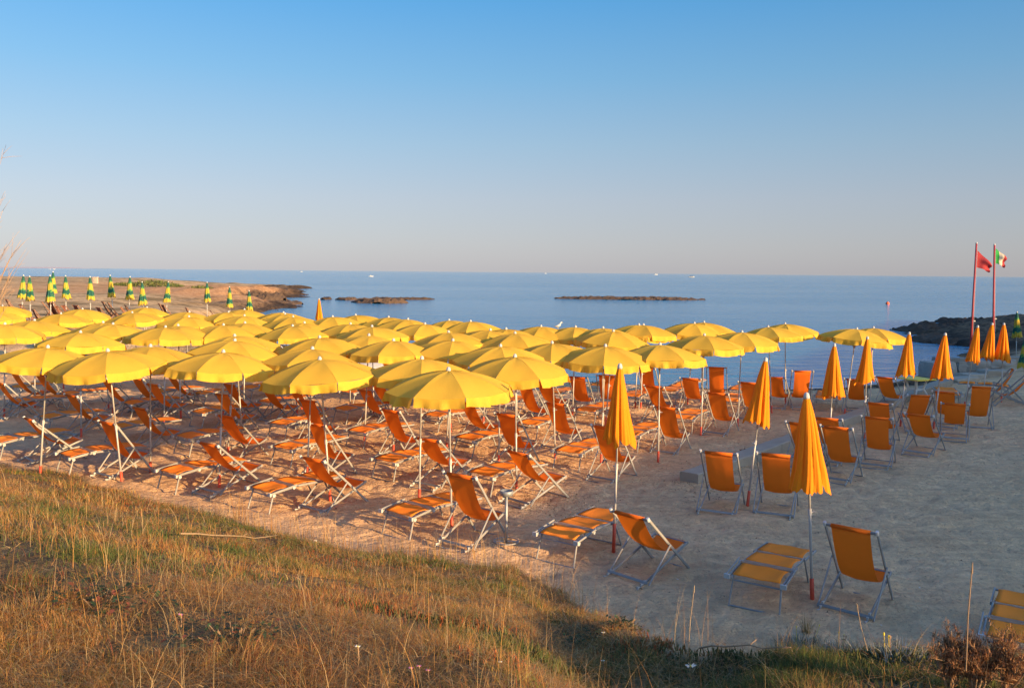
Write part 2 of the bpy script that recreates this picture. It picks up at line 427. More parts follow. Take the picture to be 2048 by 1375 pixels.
def build_ground():
    xs = spaced(-17, 14, 0.075, (-3500, 3500), 1.022)
    ys = spaced(3.0, 33, 0.075, (-3500, 320), 1.017)
    Xg, Yg = np.meshgrid(xs, ys)
    x = Xg.ravel(); y = Yg.ravel()
    z = terrain(x, y)
    nx, ny = len(xs), len(ys)
    co = np.stack([x, y, z], 1).astype(np.float32)
    i = np.arange(nx - 1)[None, :] + np.arange(ny - 1)[:, None] * nx
    q = np.stack([i, i + 1, i + 1 + nx, i + nx], -1).reshape(-1, 4).astype(np.int32)
    me = bpy.data.meshes.new('sand_ground')
    me.vertices.add(len(co)); me.vertices.foreach_set('co', co.ravel())
    me.loops.add(q.size); me.loops.foreach_set('vertex_index', q.ravel())
    me.polygons.add(len(q)); me.polygons.foreach_set('loop_start', np.arange(0, q.size, 4, dtype=np.int32))
    me.polygons.foreach_set('use_smooth', np.ones(len(q), bool))
    me.update(calc_edges=True)
    s = land_dist(x, y)
    rock = rockmask(x, y, s)
    cl = sstep(-75, -34, x) * sstep(88, 98, y) * sstep(1.0, 3.5, s) * (1 - sstep(158, 168, y))
    d = toe(x) - y
    turf = sstep(0.0, 0.4, d - grass_start(x)) * (np.abs(x) < 300)
    dirt = sstep(31, 40, y) * sstep(-11, -15, x)
    wet = (1 - sstep(0.6, 2.6, s))
    col = np.zeros((len(x), 4), np.float32)
    col[:, 0] = rock; col[:, 1] = turf; col[:, 2] = np.clip(dirt, 0, 1); col[:, 3] = 1
    a = me.attributes.new('surface', 'FLOAT_COLOR', 'POINT'); a.data.foreach_set('color', col.ravel())
    col2 = np.zeros((len(x), 4), np.float32)
    weed = (s < 3.6) * sstep(0.2, 0.5, s) * (vnoise(x / 0.9, y / 0.5, 4) * 0.5 + 0.75) * (1 - sstep(2.2, 3.4, s)) * (y < 60)
    col2[:, 0] = wet; col2[:, 1] = np.clip(weed, 0, 1); col2[:, 2] = cl * (1 - rock * 0.3); col2[:, 3] = 1
    a = me.attributes.new('surface_b', 'FLOAT_COLOR', 'POINT'); a.data.foreach_set('color', col2.ravel())
    m = bpy.data.materials.new('sand_and_earth'); m.use_nodes = True
    nt = m.node_tree; N = nt.nodes; L = nt.links; p = N["Principled BSDF"]
    p.inputs["Roughness"].default_value = 0.95; p.inputs["Specular IOR Level"].default_value = 0.15
    geo = N.new("ShaderNodeNewGeometry")
    def noise(scale, detail=6, rough=0.6):
        n = N.new("ShaderNodeTexNoise"); n.inputs["Scale"].default_value = scale; n.inputs["Detail"].default_value = detail
        n.inputs["Roughness"].default_value = rough
        L.new(geo.outputs["Position"], n.inputs["Vector"]); return n
    def mix(f, a, b):
        k = N.new("ShaderNodeMix"); k.data_type = 'RGBA'
        for sock, val in ((6, a), (7, b)):
            if isinstance(val, tuple): k.inputs[sock].default_value = (*val, 1)
            else: L.new(val, k.inputs[sock])
        if isinstance(f, float): k.inputs[0].default_value = f
        else: L.new(f, k.inputs[0])
        return k.outputs[2]
    def ramp(sock, a, b):
        r = N.new("ShaderNodeMapRange"); r.inputs[1].default_value = a; r.inputs[2].default_value = b
        L.new(sock, r.inputs[0]); return r.outputs[0]
    n1 = noise(0.7); n2 = noise(9.0); n3 = noise(60.0, 3); n4 = noise(2.6, 8, 0.7)
    sand = mix(ramp(n1.outputs[0], 0.35, 0.65), (0.70, 0.44, 0.235), (0.80, 0.53, 0.30))
    sand = mix(ramp(n2.outputs[0], 0.3, 0.7), sand, mix(0.5, sand, (0.52, 0.33, 0.175)))
    sand = mix(ramp(n3.outputs[0], 0.64, 0.70), sand, (0.14, 0.09, 0.05))
    n5 = noise(22.0, 3); sand = mix(ramp(n5.outputs[0], 0.58, 0.75), sand, (0.36, 0.225, 0.12))  # darker spots in the colour stand in for shade in footprints
    mpx = N.new('ShaderNodeMapping'); mpx.inputs['Scale'].default_value = (2.4, 5.5, 1); mpx.inputs['Rotation'].default_value = (0, 0, 0.5); L.new(geo.outputs['Position'], mpx.inputs[0])
    n6 = noise(1.0, 5, 0.6); L.new(mpx.outputs[0], n6.inputs['Vector'])
    sand = mix(ramp(n6.outputs[0], 0.60, 0.36), mix(0.28, sand, (0.16, 0.10, 0.06)), sand)  # soft shade of footprint dimples put into the sand colour as mottling
    attr = N.new("ShaderNodeAttribute"); attr.attribute_name = 'surface'
    sep = N.new("ShaderNodeSeparateColor"); L.new(attr.outputs["Color"], sep.inputs[0])
    attr2 = N.new("ShaderNodeAttribute"); attr2.attribute_name = 'surface_b'
    sep2 = N.new("ShaderNodeSeparateColor"); L.new(attr2.outputs["Color"], sep2.inputs[0])
    earth = mix(ramp(n4.outputs[0], 0.35, 0.65), (0.44, 0.27, 0.12), (0.62, 0.44, 0.24))
    nsc = noise(0.25, 7, 0.65)
    earth = mix(ramp(nsc.outputs[0], 0.48, 0.60), earth, (0.22, 0.15, 0.065))
    nsd = noise(1.3, 7, 0.7); earth = mix(ramp(nsd.outputs[0], 0.54, 0.62), earth, (0.17, 0.11, 0.05))
    c = mix(sep.outputs[2], sand, earth)
    soil = mix(ramp(n4.outputs[0], 0.4, 0.6), (0.09, 0.06, 0.03), (0.19, 0.13, 0.06))
    c = mix(sep.outputs[1], c, soil)
    rockc = mix(ramp(n4.outputs[0], 0.4, 0.6), (0.045, 0.03, 0.02), (0.20, 0.125, 0.07))
    c = mix(sep.outputs[0], c, rockc)
    cliffc = mix(ramp(n4.outputs[0], 0.4, 0.6), (0.36, 0.17, 0.07), (0.56, 0.32, 0.15))
    c = mix(sep2.outputs[2], c, cliffc)
    c = mix(sep2.outputs[1], c, (0.035, 0.025, 0.018))
    wetc = N.new("ShaderNodeMix"); wetc.data_type = 'RGBA'; wetc.blend_type = 'MULTIPLY'
    L.new(sep2.outputs[0], wetc.inputs[0]); L.new(c, wetc.inputs[6]); wetc.inputs[7].default_value = (0.5, 0.48, 0.46, 1)
    L.new(wetc.outputs[2], p.inputs["Base Color"])
    nb = noise(9.0, 6, 0.62)
    bn = N.new("ShaderNodeBump"); bn.inputs["Strength"].default_value = 0.9; bn.inputs["Distance"].default_value = 0.10
    L.new(nb.outputs[0], bn.inputs["Height"]); L.new(bn.outputs[0], p.inputs["Normal"])
    me.materials.append(m)
    tag(link('sand_ground', me), kind='structure')

# edge of the grass seen in the photograph -> distance from the toe of the bank
GPX = [(0, 925), (100, 938), (195, 955), (300, 990), (400, 1020), (500, 1045), (600, 1072), (700, 1095), (800, 1105), (900, 1115), (1000, 1135), (1100, 1172), (1200, 1215), (1290, 1275)]
_g = [on_ground(*p) for p in GPX]
_gx = [g.x for g in _g]; _gd = [max(0.0, float(toe(g.x)) - g.y) for g in _g]
def grass_start(x):
    k = np.interp(x, [-30] + _gx + [2.2, 40], [0] + _gd + [0.25, 0.2])
    return k + 0.25 * vnoise(np.asarray(x) * 1.7, np.asarray(x) * 0.3, 2)
build_ground()

def build_sea():
    xs = spaced(-60, 60, 6, (-14000, 14000), 1.3)
    ys = spaced(20, 120, 6, (-14000, 16000), 1.3)
    P = [[(x, y, SEA) for x in xs] for y in ys]
    b = MB(); b.grid(P)
    m = bpy.data.materials.new('sea_water'); m.use_nodes = True
    nt = m.node_tree; N = nt.nodes; L = nt.links; p = N["Principled BSDF"]
    p.inputs["Base Color"].default_value = (0.02, 0.16, 0.30, 1)
    p.inputs["Roughness"].default_value = 0.12
    p.inputs["IOR"].default_value = 1.33
    geo = N.new("ShaderNodeNewGeometry")
    def wave(sx, sy, det, rz=0.0):
        mp = N.new("ShaderNodeMapping"); mp.inputs["Scale"].default_value = (sx, sy, 1); mp.inputs["Rotation"].default_value = (0, 0, rz)
        n = N.new("ShaderNodeTexNoise"); n.inputs["Scale"].default_value = 1.0; n.inputs["Detail"].default_value = det; n.inputs["Roughness"].default_value = 0.55
        L.new(geo.outputs["Position"], mp.inputs[0]); L.new(mp.outputs[0], n.inputs["Vector"]); return n.outputs[0]
    w1 = wave(1.6, 4.0, 4, 0.12); w2 = wave(0.25, 0.9, 3, -0.15); w3 = wave(0.012, 0.05, 4, 0.05)
    patch = N.new("ShaderNodeMapRange"); patch.inputs[1].default_value = 0.40; patch.inputs[2].default_value = 0.62
    patch.inputs[3].default_value = 0.5; patch.inputs[4].default_value = 1.0
    L.new(w3, patch.inputs[0])
    ad = N.new("ShaderNodeMath"); ad.operation = 'MULTIPLY_ADD'; ad.inputs[1].default_value = 2.6
    L.new(w2, ad.inputs[0]); L.new(w1, ad.inputs[2])
    bn = N.new("ShaderNodeBump"); bn.inputs["Distance"].default_value = 0.14
    st = N.new("ShaderNodeMath"); st.operation = 'MULTIPLY'; st.inputs[1].default_value = 1.0
    L.new(patch.outputs[0], st.inputs[0]); L.new(st.outputs[0], bn.inputs["Strength"])
    L.new(ad.outputs[0], bn.inputs["Height"]); L.new(bn.outputs[0], p.inputs["Normal"])
    tag(link('sea', b.mesh('sea', m)), kind='structure')
build_sea()

def rock_mesh(name, sx, sy, sz, seed, m, sub=3, rough=0.35, freq=1.6, top=None):
    bm = bmesh.new(); bmesh.ops.create_icosphere(bm, subdivisions=sub, radius=1)
    for v in bm.verts:
        d = mnoise.fractal(v.co * freq + Vector((seed * 3.1, seed, 0)), 0.9, 2.1, 5)
        v.co *= 1 + rough * d
        if top and v.co.z > top: v.co.z = top + (v.co.z - top) * 0.2
        v.co.x *= sx; v.co.y *= sy; v.co.z *= sz
    me = bpy.data.meshes.new(name); bm.to_mesh(me); bm.free()
    me.materials.append(m); return me

M['reef'] = mat('reef_rock', (0.06, 0.038, 0.024), 0.95, var=0.5, scale=1.2, bump=0.9, bscale=3, coords='Object')

def reef(name, cx, cy, lx, ly, h, seed, label, group):
    """a low ledge of broken rock standing in the sea: one rough sheet"""
    nx, ny = int(max(30, lx / 0.25)), int(max(12, ly / 0.3))
    xs = np.linspace(-lx / 2, lx / 2, nx); ys = np.linspace(-ly / 2, ly / 2, ny)
    X, Y = np.meshgrid(xs, ys)
    e = 1 - (X / (lx / 2)) ** 2 - (Y / (ly / 2)) ** 2 + 0.5 * fbm((X + seed * 9) / 4, (Y + seed) / 2, seed, 3)
    z = np.clip(e, -1, 0.45) * h * 2 + np.abs(fbm((X + seed * 5) / 0.9, Y / 0.7, seed + 3, 4)) * h * 1.2 * (e > 0) - 0.12
    P = [[(X[i, j], Y[i, j], max(z[i, j], -0.6)) for j in range(nx)] for i in range(ny)]
    b = MB(); b.grid(P)
    o = link(name, b.mesh(name, M['reef']), loc=(cx, cy, SEA))
    return tag(o, label, 'rock reef', group)
def reef_px(x0, x1, y, ly, h, seed, label):
    a = at_z(x0, y, SEA); b = at_z(x1, y, SEA)
    reef('rock_reef', (a.x + b.x) / 2, (a.y + b.y) / 2 + ly * 0.3, (b.x - a.x) * 1.05, ly, h, seed, label, 'low rock ledges standing in the sea')
reef_px(1120, 1400, 599, 9, 0.36, 3, 'long thin dark reef lying alone in the middle of the bay')
reef_px(695, 815, 606, 7, 0.48, 5, 'brown lumpy reef behind the single closed yellow parasol, largest there')
reef_px(740, 865, 599, 5, 0.3, 8, 'low flat reef trailing right behind the brown lumpy one')
reef_px(638, 660, 599, 4, 0.3, 6, 'small rock left of the brown lumpy reef, by the closed parasol tip')
reef_px(664, 715, 600, 5, 0.35, 7, 'low rocks directly left behind the brown lumpy reef')

for (x0, x1, y, ly, h, sd, lab) in (
        (470, 612, 577, 16, 0.5, 11, 'long dark ledge at the outer tip of the far headland'),
        (400, 590, 585, 14, 0.55, 12, 'second dark ledge on the far headland, in front of the outer one'),
        (520, 600, 609, 7, 0.35, 13, 'dark low ledge at the foot of the red rocks'),
        (470, 560, 602, 8, 0.8, 14, 'reddish rock ledge, highest of the far headland tip'),
        (1845, 1960, 660, 6, 0.4, 15, 'thin dark spur reaching left from the right reef'),
        (1830, 2010, 668, 8, 0.4, 16, 'dark reef ledge behind the right closed parasols'),
        (1860, 2040, 688, 6, 0.35, 17, 'dark reef ledge nearest the beach at the right'),
        (1945, 2120, 655, 12, 0.4, 18, 'highest dark reef ledge at the right edge')):
    reef_px(x0, x1, y, ly, h, sd, lab)

# far coast on the horizon at the left
def far_coast():
    xs = np.linspace(-5600, -3950, 90)
    hh = 26 * (0.35 + 0.65 * np.abs(fbm(xs / 420, xs * 0, 4, 4))) * sstep(-3950, -4500, xs) * 1.0 + 1
    P = [[(x, 8000 + k * 300, SEA + (h * (1 - abs(k - 1.5) / 1.5) if 0 < k < 3 else -2)) for x, h in zip(xs, hh)] for k in range(4)]
    b = MB(); b.grid(P)
    tag(link('far_hills', b.mesh('far_hills', M['coast'], True)), kind='structure')
far_coast()
# ------------------------------------------------------------------ PARASOLS
TIP = 2.35
RAD = 0.92

def rib_z(r):          # r 0..1
    return -0.055 - 0.02 * r - 0.235 * r ** 1.9

def canopy_mesh(seed):
    rr = random.Random(seed)
    b = MB()
    ns, nr = 7, 9
    for k in range(8):
        a0, a1 = 2 * PI * k / 8, 2 * PI * (k + 1) / 8
        sag = rr.uniform(0.012, 0.026)
        rows = []
        for i in range(nr):
            r = 0.03 + 0.97 * (i / (nr - 1)) ** 0.9
            p0 = Vector((math.cos(a0) * r * RAD, math.sin(a0) * r * RAD, TIP + rib_z(r)))
            p1 = Vector((math.cos(a1) * r * RAD, math.sin(a1) * r * RAD, TIP + rib_z(r)))
            row = []
            for j in range(ns + 1):
                u = j / ns
                p = p0.lerp(p1, u)
                p.z -= sag * math.sin(PI * u) * (r ** 1.2) * 1.3
                p.z += 0.003 * math.sin(9 * u + 7 * r + seed + k)
                row.append(p)
            rows.append(row)
        b.grid(rows)
    return b.mesh('canopy', M['yellow'], True)

def valance_mesh(seed):
    """one flap between two ribs, hanging 13 cm, with soft creases"""
    rr = random.Random(seed)
    b = MB(); n = 14; rows = []
    ph = rr.uniform(0, 6); amp = rr.uniform(0.018, 0.045); c1 = rr.uniform(0.25, 0.75)
    sag = 0.02
    for i in range(5):
        v = i / 4; row = []
        for j in range(n + 1):
            u = 0.012 + 0.976 * j / n
            a0, a1 = 0.0, PI / 4
            R0 = RAD * (1.002 + 0.02 * v)
            p0 = Vector((R0 * math.cos(a0), R0 * math.sin(a0), 0)); p1 = Vector((R0 * math.cos(a1), R0 * math.sin(a1), 0))
            p = p0.lerp(p1, u)
            out = Vector((math.cos(PI / 8), math.sin(PI / 8), 0))
            w = amp * v * (math.sin(11 * u + ph) + 1.6 * math.exp(-((u - c1) / 0.06) ** 2) + 0.5 * math.sin(27 * u + ph * 2))
            p += out * w
            p.z = TIP + rib_z(1.0) - sag * math.sin(PI * u) * 1.3 - 0.132 * v - 0.008 * v * math.sin(5 * u + ph) + 0.004
            row.append(p)
        rows.append(row)
    b.grid(rows)
    return b.mesh('valance', M['yellow'], True)

CANOPY = [canopy_mesh(s) for s in range(4)]
VAL = [valance_mesh(s + 50) for s in range(7)]

def lathe(prof, m, name, n=16, smooth=True):
    b = MB(); vs = []; fs = []
    for r, z in prof:
        for k in range(n): vs.append((r * math.cos(2 * PI * k / n), r * math.sin(2 * PI * k / n), z))
    for i in range(len(prof) - 1):
        for k in range(n): fs.append((i * n + k, i * n + (k + 1) % n, (i + 1) * n + (k + 1) % n, (i + 1) * n + k))
    fs.append(tuple(range(n - 1, -1, -1))); fs.append(tuple(range((len(prof) - 1) * n, len(prof) * n)))
    b.add(vs, fs); return b.mesh(name, m, smooth)

FINIAL = lathe([(0.034, TIP - 0.072), (0.034, TIP - 0.05), (0.028, TIP - 0.02), (0.016, TIP - 0.004), (0.004, TIP)], M['plastic'], 'finial', 12)
UPPER = lathe([(0.0125, 0.85), (0.0125, TIP - 0.05)], M['pole'], 'upper_pole', 10)
LOWER = lathe([(0.0165, -0.3), (0.0165, 0.98), (0.013, 0.985)], M['pole'], 'pole', 10)
SLEEVE = lathe([(0.024, -0.3), (0.024, 0.19), (0.0175, 0.192)], M['redpipe'], 'sleeve', 10)
_b = MB(); _b.tube([(0, 0, 0.93), (0, 0, 1.01)], 0.022, 10); _b.tube([(0.02, 0, 0.965), (0.055, 0, 0.965)], 0.007, 6); _b.box((0.058, 0, 0.965), (0.01, 0.035, 0.012))
CLAMP = _b.mesh('clamp', M['plastic'])
_b = MB()
for k in range(8):
    a = 2 * PI * k / 8; c, s = math.cos(a), math.sin(a)
    pts = [(c * r * RAD, s * r * RAD, TIP + rib_z(r) - 0.012) for r in (0.03, 0.3, 0.55, 0.8, 0.985)]
    _b.tube(pts, 0.004, 5)
    _b.tube([(c * 0.02, s * 0.02, TIP - 0.52), (c * 0.5 * RAD, s * 0.5 * RAD, TIP + rib_z(0.5) - 0.016)], 0.004, 5)
    _b.tube([(c * RAD * 0.985, s * RAD * 0.985, TIP + rib_z(1) - 0.012), (c * RAD * 1.0, s * RAD * 1.0, TIP + rib_z(1) - 0.022)], 0.008, 5)
_b.tube([(0, 0, TIP - 0.55), (0, 0, TIP - 0.49)], 0.025, 10)
RIBS = _b.mesh('rib_frame', M['rib'])

def stake(root, has_sleeve=True):
    part('pole', LOWER, root); part('upper_pole', UPPER, root); part('clamp', CLAMP, root)
    part('finial', FINIAL, root)
    if has_sleeve: part('sleeve', SLEEVE, root)

def make_parasol(v):
    root = empty('yellow_parasol')
    c = part('canopy', CANOPY[v], root)
    for k in range(8):
        part('valance', VAL[(k * 3 + v * 5 + (k > 4)) % 7], c, rotz=2 * PI * k / 8)
    part('rib_frame', RIBS, root)
    stake(root)
    return root

def closed_mesh(seed, m, L=1.05, hem=0.215, folds=9, name='furled_canopy'):
    rr = random.Random(seed)
    nth, nt = 144, 22
    ph = [rr.uniform(0, 6.28) for _ in range(6)]
    jag = [rr.uniform(-0.035, 0.035) for _ in range(folds * 2)]
    lop = rr.uniform(0, 6.28)
    P = []; rad = []
    for i in range(nt + 1):
        t = i / nt; row = []
        Rb = 0.030 + (hem - 0.03) * (t ** 0.85)
        Rb *= 1 - 0.10 * math.exp(-((t - 0.55) / 0.2) ** 2) * 0.5
        for j in range(nth):
            th = 2 * PI * j / nth
            th2 = th + 0.34 * math.sin(th + ph[0]) + 0.16 * math.sin(2 * th + ph[1]) + 0.30 * t * math.sin(th + ph[2]) + 0.35 * t * math.sin(ph[5])
            w = abs(math.sin(th2 * folds / 2 + ph[3]))
            w2 = abs(math.sin(th2 * folds * 1.5 + ph[4] + 2.5 * t))
            am = 0.62 + 0.38 * math.sin(th * 3 + ph[2] * 2)
            depth = am * 0.42 * (1 - w ** 0.6) + 0.05 * (1 - w2) * (0.4 + 0.6 * t)
            r = Rb * (1 - depth * min(1, 0.35 + t)) * (1 + 0.14 * math.cos(th - lop) * t + 0.07 * math.sin(2 * th + ph[1] + 3 * t) * t)
            z = TIP - 0.06 - L * t
            if t > 0.8:
                z += (jag[int(th2 / (2 * PI) * folds * 2) % (folds * 2)] * 1.2 + 0.07 * (1 - w) + 0.035 * math.sin(th + ph[3])) * (t - 0.8) / 0.2
            row.append((r * math.cos(th), r * math.sin(th), z)); rad.append(t)
        P.append(row)
    b = MB(); vs = [p for r in P for p in r]
    fs = [(i * nth + j, i * nth + (j + 1) % nth, (i + 1) * nth + (j + 1) % nth, (i + 1) * nth + j) for i in range(nt) for j in range(nth)]
    b.add(vs, fs); me = b.mesh(name, m, True)
    a = me.attributes.new('radial', 'FLOAT', 'POINT'); a.data.foreach_set('value', rad)
    return me

def make_closed(v):
    root = empty('closed_yellow_parasol')
    part('furled_canopy', closed_mesh(v * 7 + 3, M['yellow_closed'], L=[1.08, 1.0, 1.04][v], hem=[0.25, 0.21, 0.23][v], folds=[7, 6, 8][v]), root)
    stake(root); return root

def make_green(v):
    root = empty('closed_striped_parasol')
    part('furled_canopy', closed_mesh(v * 5 + 40, M['stripe'], L=1.12, hem=0.22, folds=8), root)
    stake(root, False); return root

def stand(root, tip, base_dx=None, yaw=None, lift=0.0, seed=0):
    """put a parasol so that its tip is at 'tip' and its foot in the ground below"""
    rr = random.Random(seed)
    g = tz(tip.x, tip.y)
    bx = tip.x + (base_dx if base_dx is not None else rr.uniform(-0.17, 0.17)); by = tip.y + rr.uniform(-0.14, 0.14)
    d = Vector((tip.x - bx, tip.y - by, TIP)); d.normalize()
    q = Vector((0, 0, 1)).rotation_difference(d)
    root.rotation_mode = 'QUATERNION'
    from mathutils import Quaternion
    root.rotation_quaternion = q @ Quaternion((0, 0, 1), rr.uniform(0, 6.28) if yaw is None else yaw)
    root.location = Vector((tip.x, tip.y, tip.z)) - d * TIP

ORD = ['first', 'second', 'third', 'fourth', 'fifth', 'sixth', 'seventh', 'eighth', 'ninth', 'tenth', 'eleventh', 'twelfth', 'thirteenth', 'fourteenth', 'fifteenth', 'sixteenth', 'seventeenth', 'eighteenth']

# tips of the open parasols in the photograph, and the shift of the pole's foot where it can be seen
OPEN = [(5,609),(-15,620),(165,615),(122,624),(264,622),(294,612),(69,637),(10,644),(206,641),(226,644),(161,660),(331,650),(356,647),(379,621),
        (378,630),(96,689),(215,696),(301,687),(447,646),(490,642),(489,628),(489,616),(457,621),(469,667),(470,676),(447,698),(567,622),(570,625),
        (586,630),(609,642),(585,648),(665,630),(711,627),(701,644),(777,631),(816,635),(744,649),(738,666),(850,644),(639,670),(625,692),(639,712),
        (787,676),(844,711),(897,733),(898,637),(897,660),(906,676),(941,639),(981,656),(1012,654),(1030,662),(1082,649),(1151,650),(1104,681),
        (1206,652),(1227,658),(1278,646),(1287,646),(1001,687),(1211,687),(1030,707),(1320,684),(1389,643),(1408,641),(1409,666),(1484,660),
        (1536,650),(1570,644),(1714,654),(1747,652)]
FOOT = {(897,733): 0.05, (1030,707): 0.05, (639,712): 0.14, (447,698): -0.10, (215,696): 0.12, (96,689): -0.18, (1409,666): -0.03, (1484,660): -0.03,
        (1570,644): 0.10, (1714,654): -0.24, (1747,652): -0.05, (1320,684): 0.0, (1211,687): -0.04}
protos = [make_parasol(v) for v in range(4)]
used = [False] * 4
rows = sorted(OPEN, key=lambda p: -p[1])
sizes = [5, 7, 8, 9, 9, 10, 11, 12]
idx = 0; PARASOLS = []
for ri, n in enumerate(sizes):
    band = sorted(rows[idx:idx + n]); idx += n
    for ci, p in enumerate(band):
        tipz = TIP
        P = at_z(p[0], p[1], tipz)
        for _ in range(3):
            tipz = TIP + 0.9 * (tz(P.x, P.y) if P.y > 27 and P.x < -12 else 0.0)
            P = at_z(p[0], p[1], tipz)
        v = (ri * 5 + ci * 3) % 4
        o = protos[v] if not used[v] else copy_tree(protos[v]); used[v] = True
        r0 = random.Random(p[0] * 31 + p[1])
        yaw = R(r0.uniform(-8, 38))
        stand(o, P, FOOT.get(p), yaw, seed=p[0] + 999)
        where = 'the front row of open parasols' if ri == 0 else ('the ' + ORD[ri] + ' parasol row from the grass' if ri < 7 else 'the farthest row of open parasols')
        tag(o, 'open yellow parasol, %s from left in %s' % (ORD[ci], where), 'parasol', 'open yellow beach parasols')
        PARASOLS.append((p, P))
LAB = {(897, 733): 'nearest open yellow parasol, low in the middle, a thin shadow on its right side',
       (1714, 654): 'open yellow parasol standing apart at the right, left one of the pair by the water',
       (1747, 652): 'open yellow parasol standing apart at the right, right one of the pair by the water',
       (1570, 644): 'rightmost open yellow parasol of the main field, at the water',
       (215, 696): 'open yellow parasol in the front, second from the left edge, its right side shaded'}
for o in list(scene.objects):
    if o.name.startswith('yellow_parasol'):
        for (p, P) in PARASOLS:
            if p in LAB and (o.matrix_basis @ Vector((0, 0, TIP)) - P).length < 0.02: o['label'] = LAB[p]

# closed yellow parasols: tip, foot (photo pixels where known)
CLOSED = [((1613, 784), (1626, 1197), 'nearest closed yellow parasol, between the right front lounger and deck chair'),
          ((1240, 726), (1229, 1104), 'closed yellow parasol over the reclined deck chair left of the nearest one'),
          ((1532, 714), (1497, 1012), 'closed yellow parasol leaning right, between the two deck chairs seen from behind'),
          ((1669, 686), (1655, 905), 'closed yellow parasol standing at the concrete kerb, behind the nearest one'),
          ((1735, 672), (1737, 850), 'closed yellow parasol in front of the right pair of open ones'),
          ((1819, 663), (1810, 900), 'closed yellow parasol beside the white table at the right'),
          ((1891, 665), (1876, 880), 'closed yellow parasol in front of the pale shore blocks'),
          ((1956, 650), (1936, 840), 'closed yellow parasol nearest the leaning red flagpole, hem folded up'),
          ((1985, 645), (1970, 800), 'middle closed yellow parasol of the three by the flagpoles'),
          ((2008, 645), (2007, 780), 'rightmost closed yellow parasol of the three by the flagpoles'),
          ((638, 596), (638, 680), 'lone closed yellow parasol far back against the water')]
cp = [make_closed(v) for v in range(3)]; cu = [False] * 3
for i, (tp, ft, lab) in enumerate(CLOSED):
    v = i % 3
    o = cp[v] if not cu[v] else copy_tree(cp[v]); cu[v] = True
    if i < 4:
        base = at_z(ft[0], ft[1], 0); tip = at_dist(tp[0], tp[1], base.y + [0, 0, 0.1, 0][i])
        dx = base.x - tip.x
        stand(o, tip, dx, [0.3, 2.0, 4.0, 1.0][i], seed=i + 5)
        k = (tip.z - 0) / TIP
    else:
        tip = at_z(tp[0], tp[1], TIP if i < 10 else TIP)
        base_x = (ft[0] - tp[0]) / FPX * tip.y
        stand(o, tip, base_x * 1.0, i * 1.3, seed=i + 5)
    tag(o, lab, 'parasol', 'closed yellow parasols')

GREEN = [(47,549,46),(59,551,48),(100,549,50),(106,542,42),(131,550,44.5),(180,552,45),(220,549,43),(260,552,44),(284,562,45),(337,562,40),(414,563,38),
         (459,572,40),(498,580,39),(2034,622,50),(2050,674,58)]
GLAB = ['leftmost closed green and yellow parasol on the far bank', 'closed striped parasol just right of the leftmost one on the far bank',
        'larger closed striped parasol in front of a taller-standing one on the far bank', 'closed striped parasol half hidden behind a larger striped one',
        'slim closed striped parasol, dark green towards its hem, fifth from the left', 'closed striped parasol near the small square post on the far bank',
        'closed striped parasol just right of the small square post', 'closed striped parasol eighth from the left on the far bank',
        'closed striped parasol close right of and lower than the eighth', 'closed striped parasol below the green patch on the headland',
        'closed striped parasol where the far headland drops to the rocks', 'closed striped parasol in front of the red rocks, second last',
        'last closed striped parasol on the far bank, nearest the water', 'closed dark green and yellow parasol at the right edge before the reef',
        'closed striped parasol cut by the right edge, lowest of the green ones']
gp_ = [make_green(v) for v in range(2)]; gu = [False] * 2
for i, (x, y, ln) in enumerate(GREEN):
    v = i % 2
    o = gp_[v] if not gu[v] else copy_tree(gp_[v]); gu[v] = True
    Y = 1.12 * FPX / ln
    tip = at_dist(x, y, Y)
    g = tz(tip.x, tip.y)
    dx = [(-0.25), 0.02, -0.1, 0.0, 0.0, -0.05, 0.08, -0.1, 0.1, -0.2, -0.04, 0, 0, 0.05, 0.0][i]
    stand(o, tip, dx, i * 0.9, seed=i)
    tag(o, GLAB[i], 'parasol', 'closed green and yellow parasols')

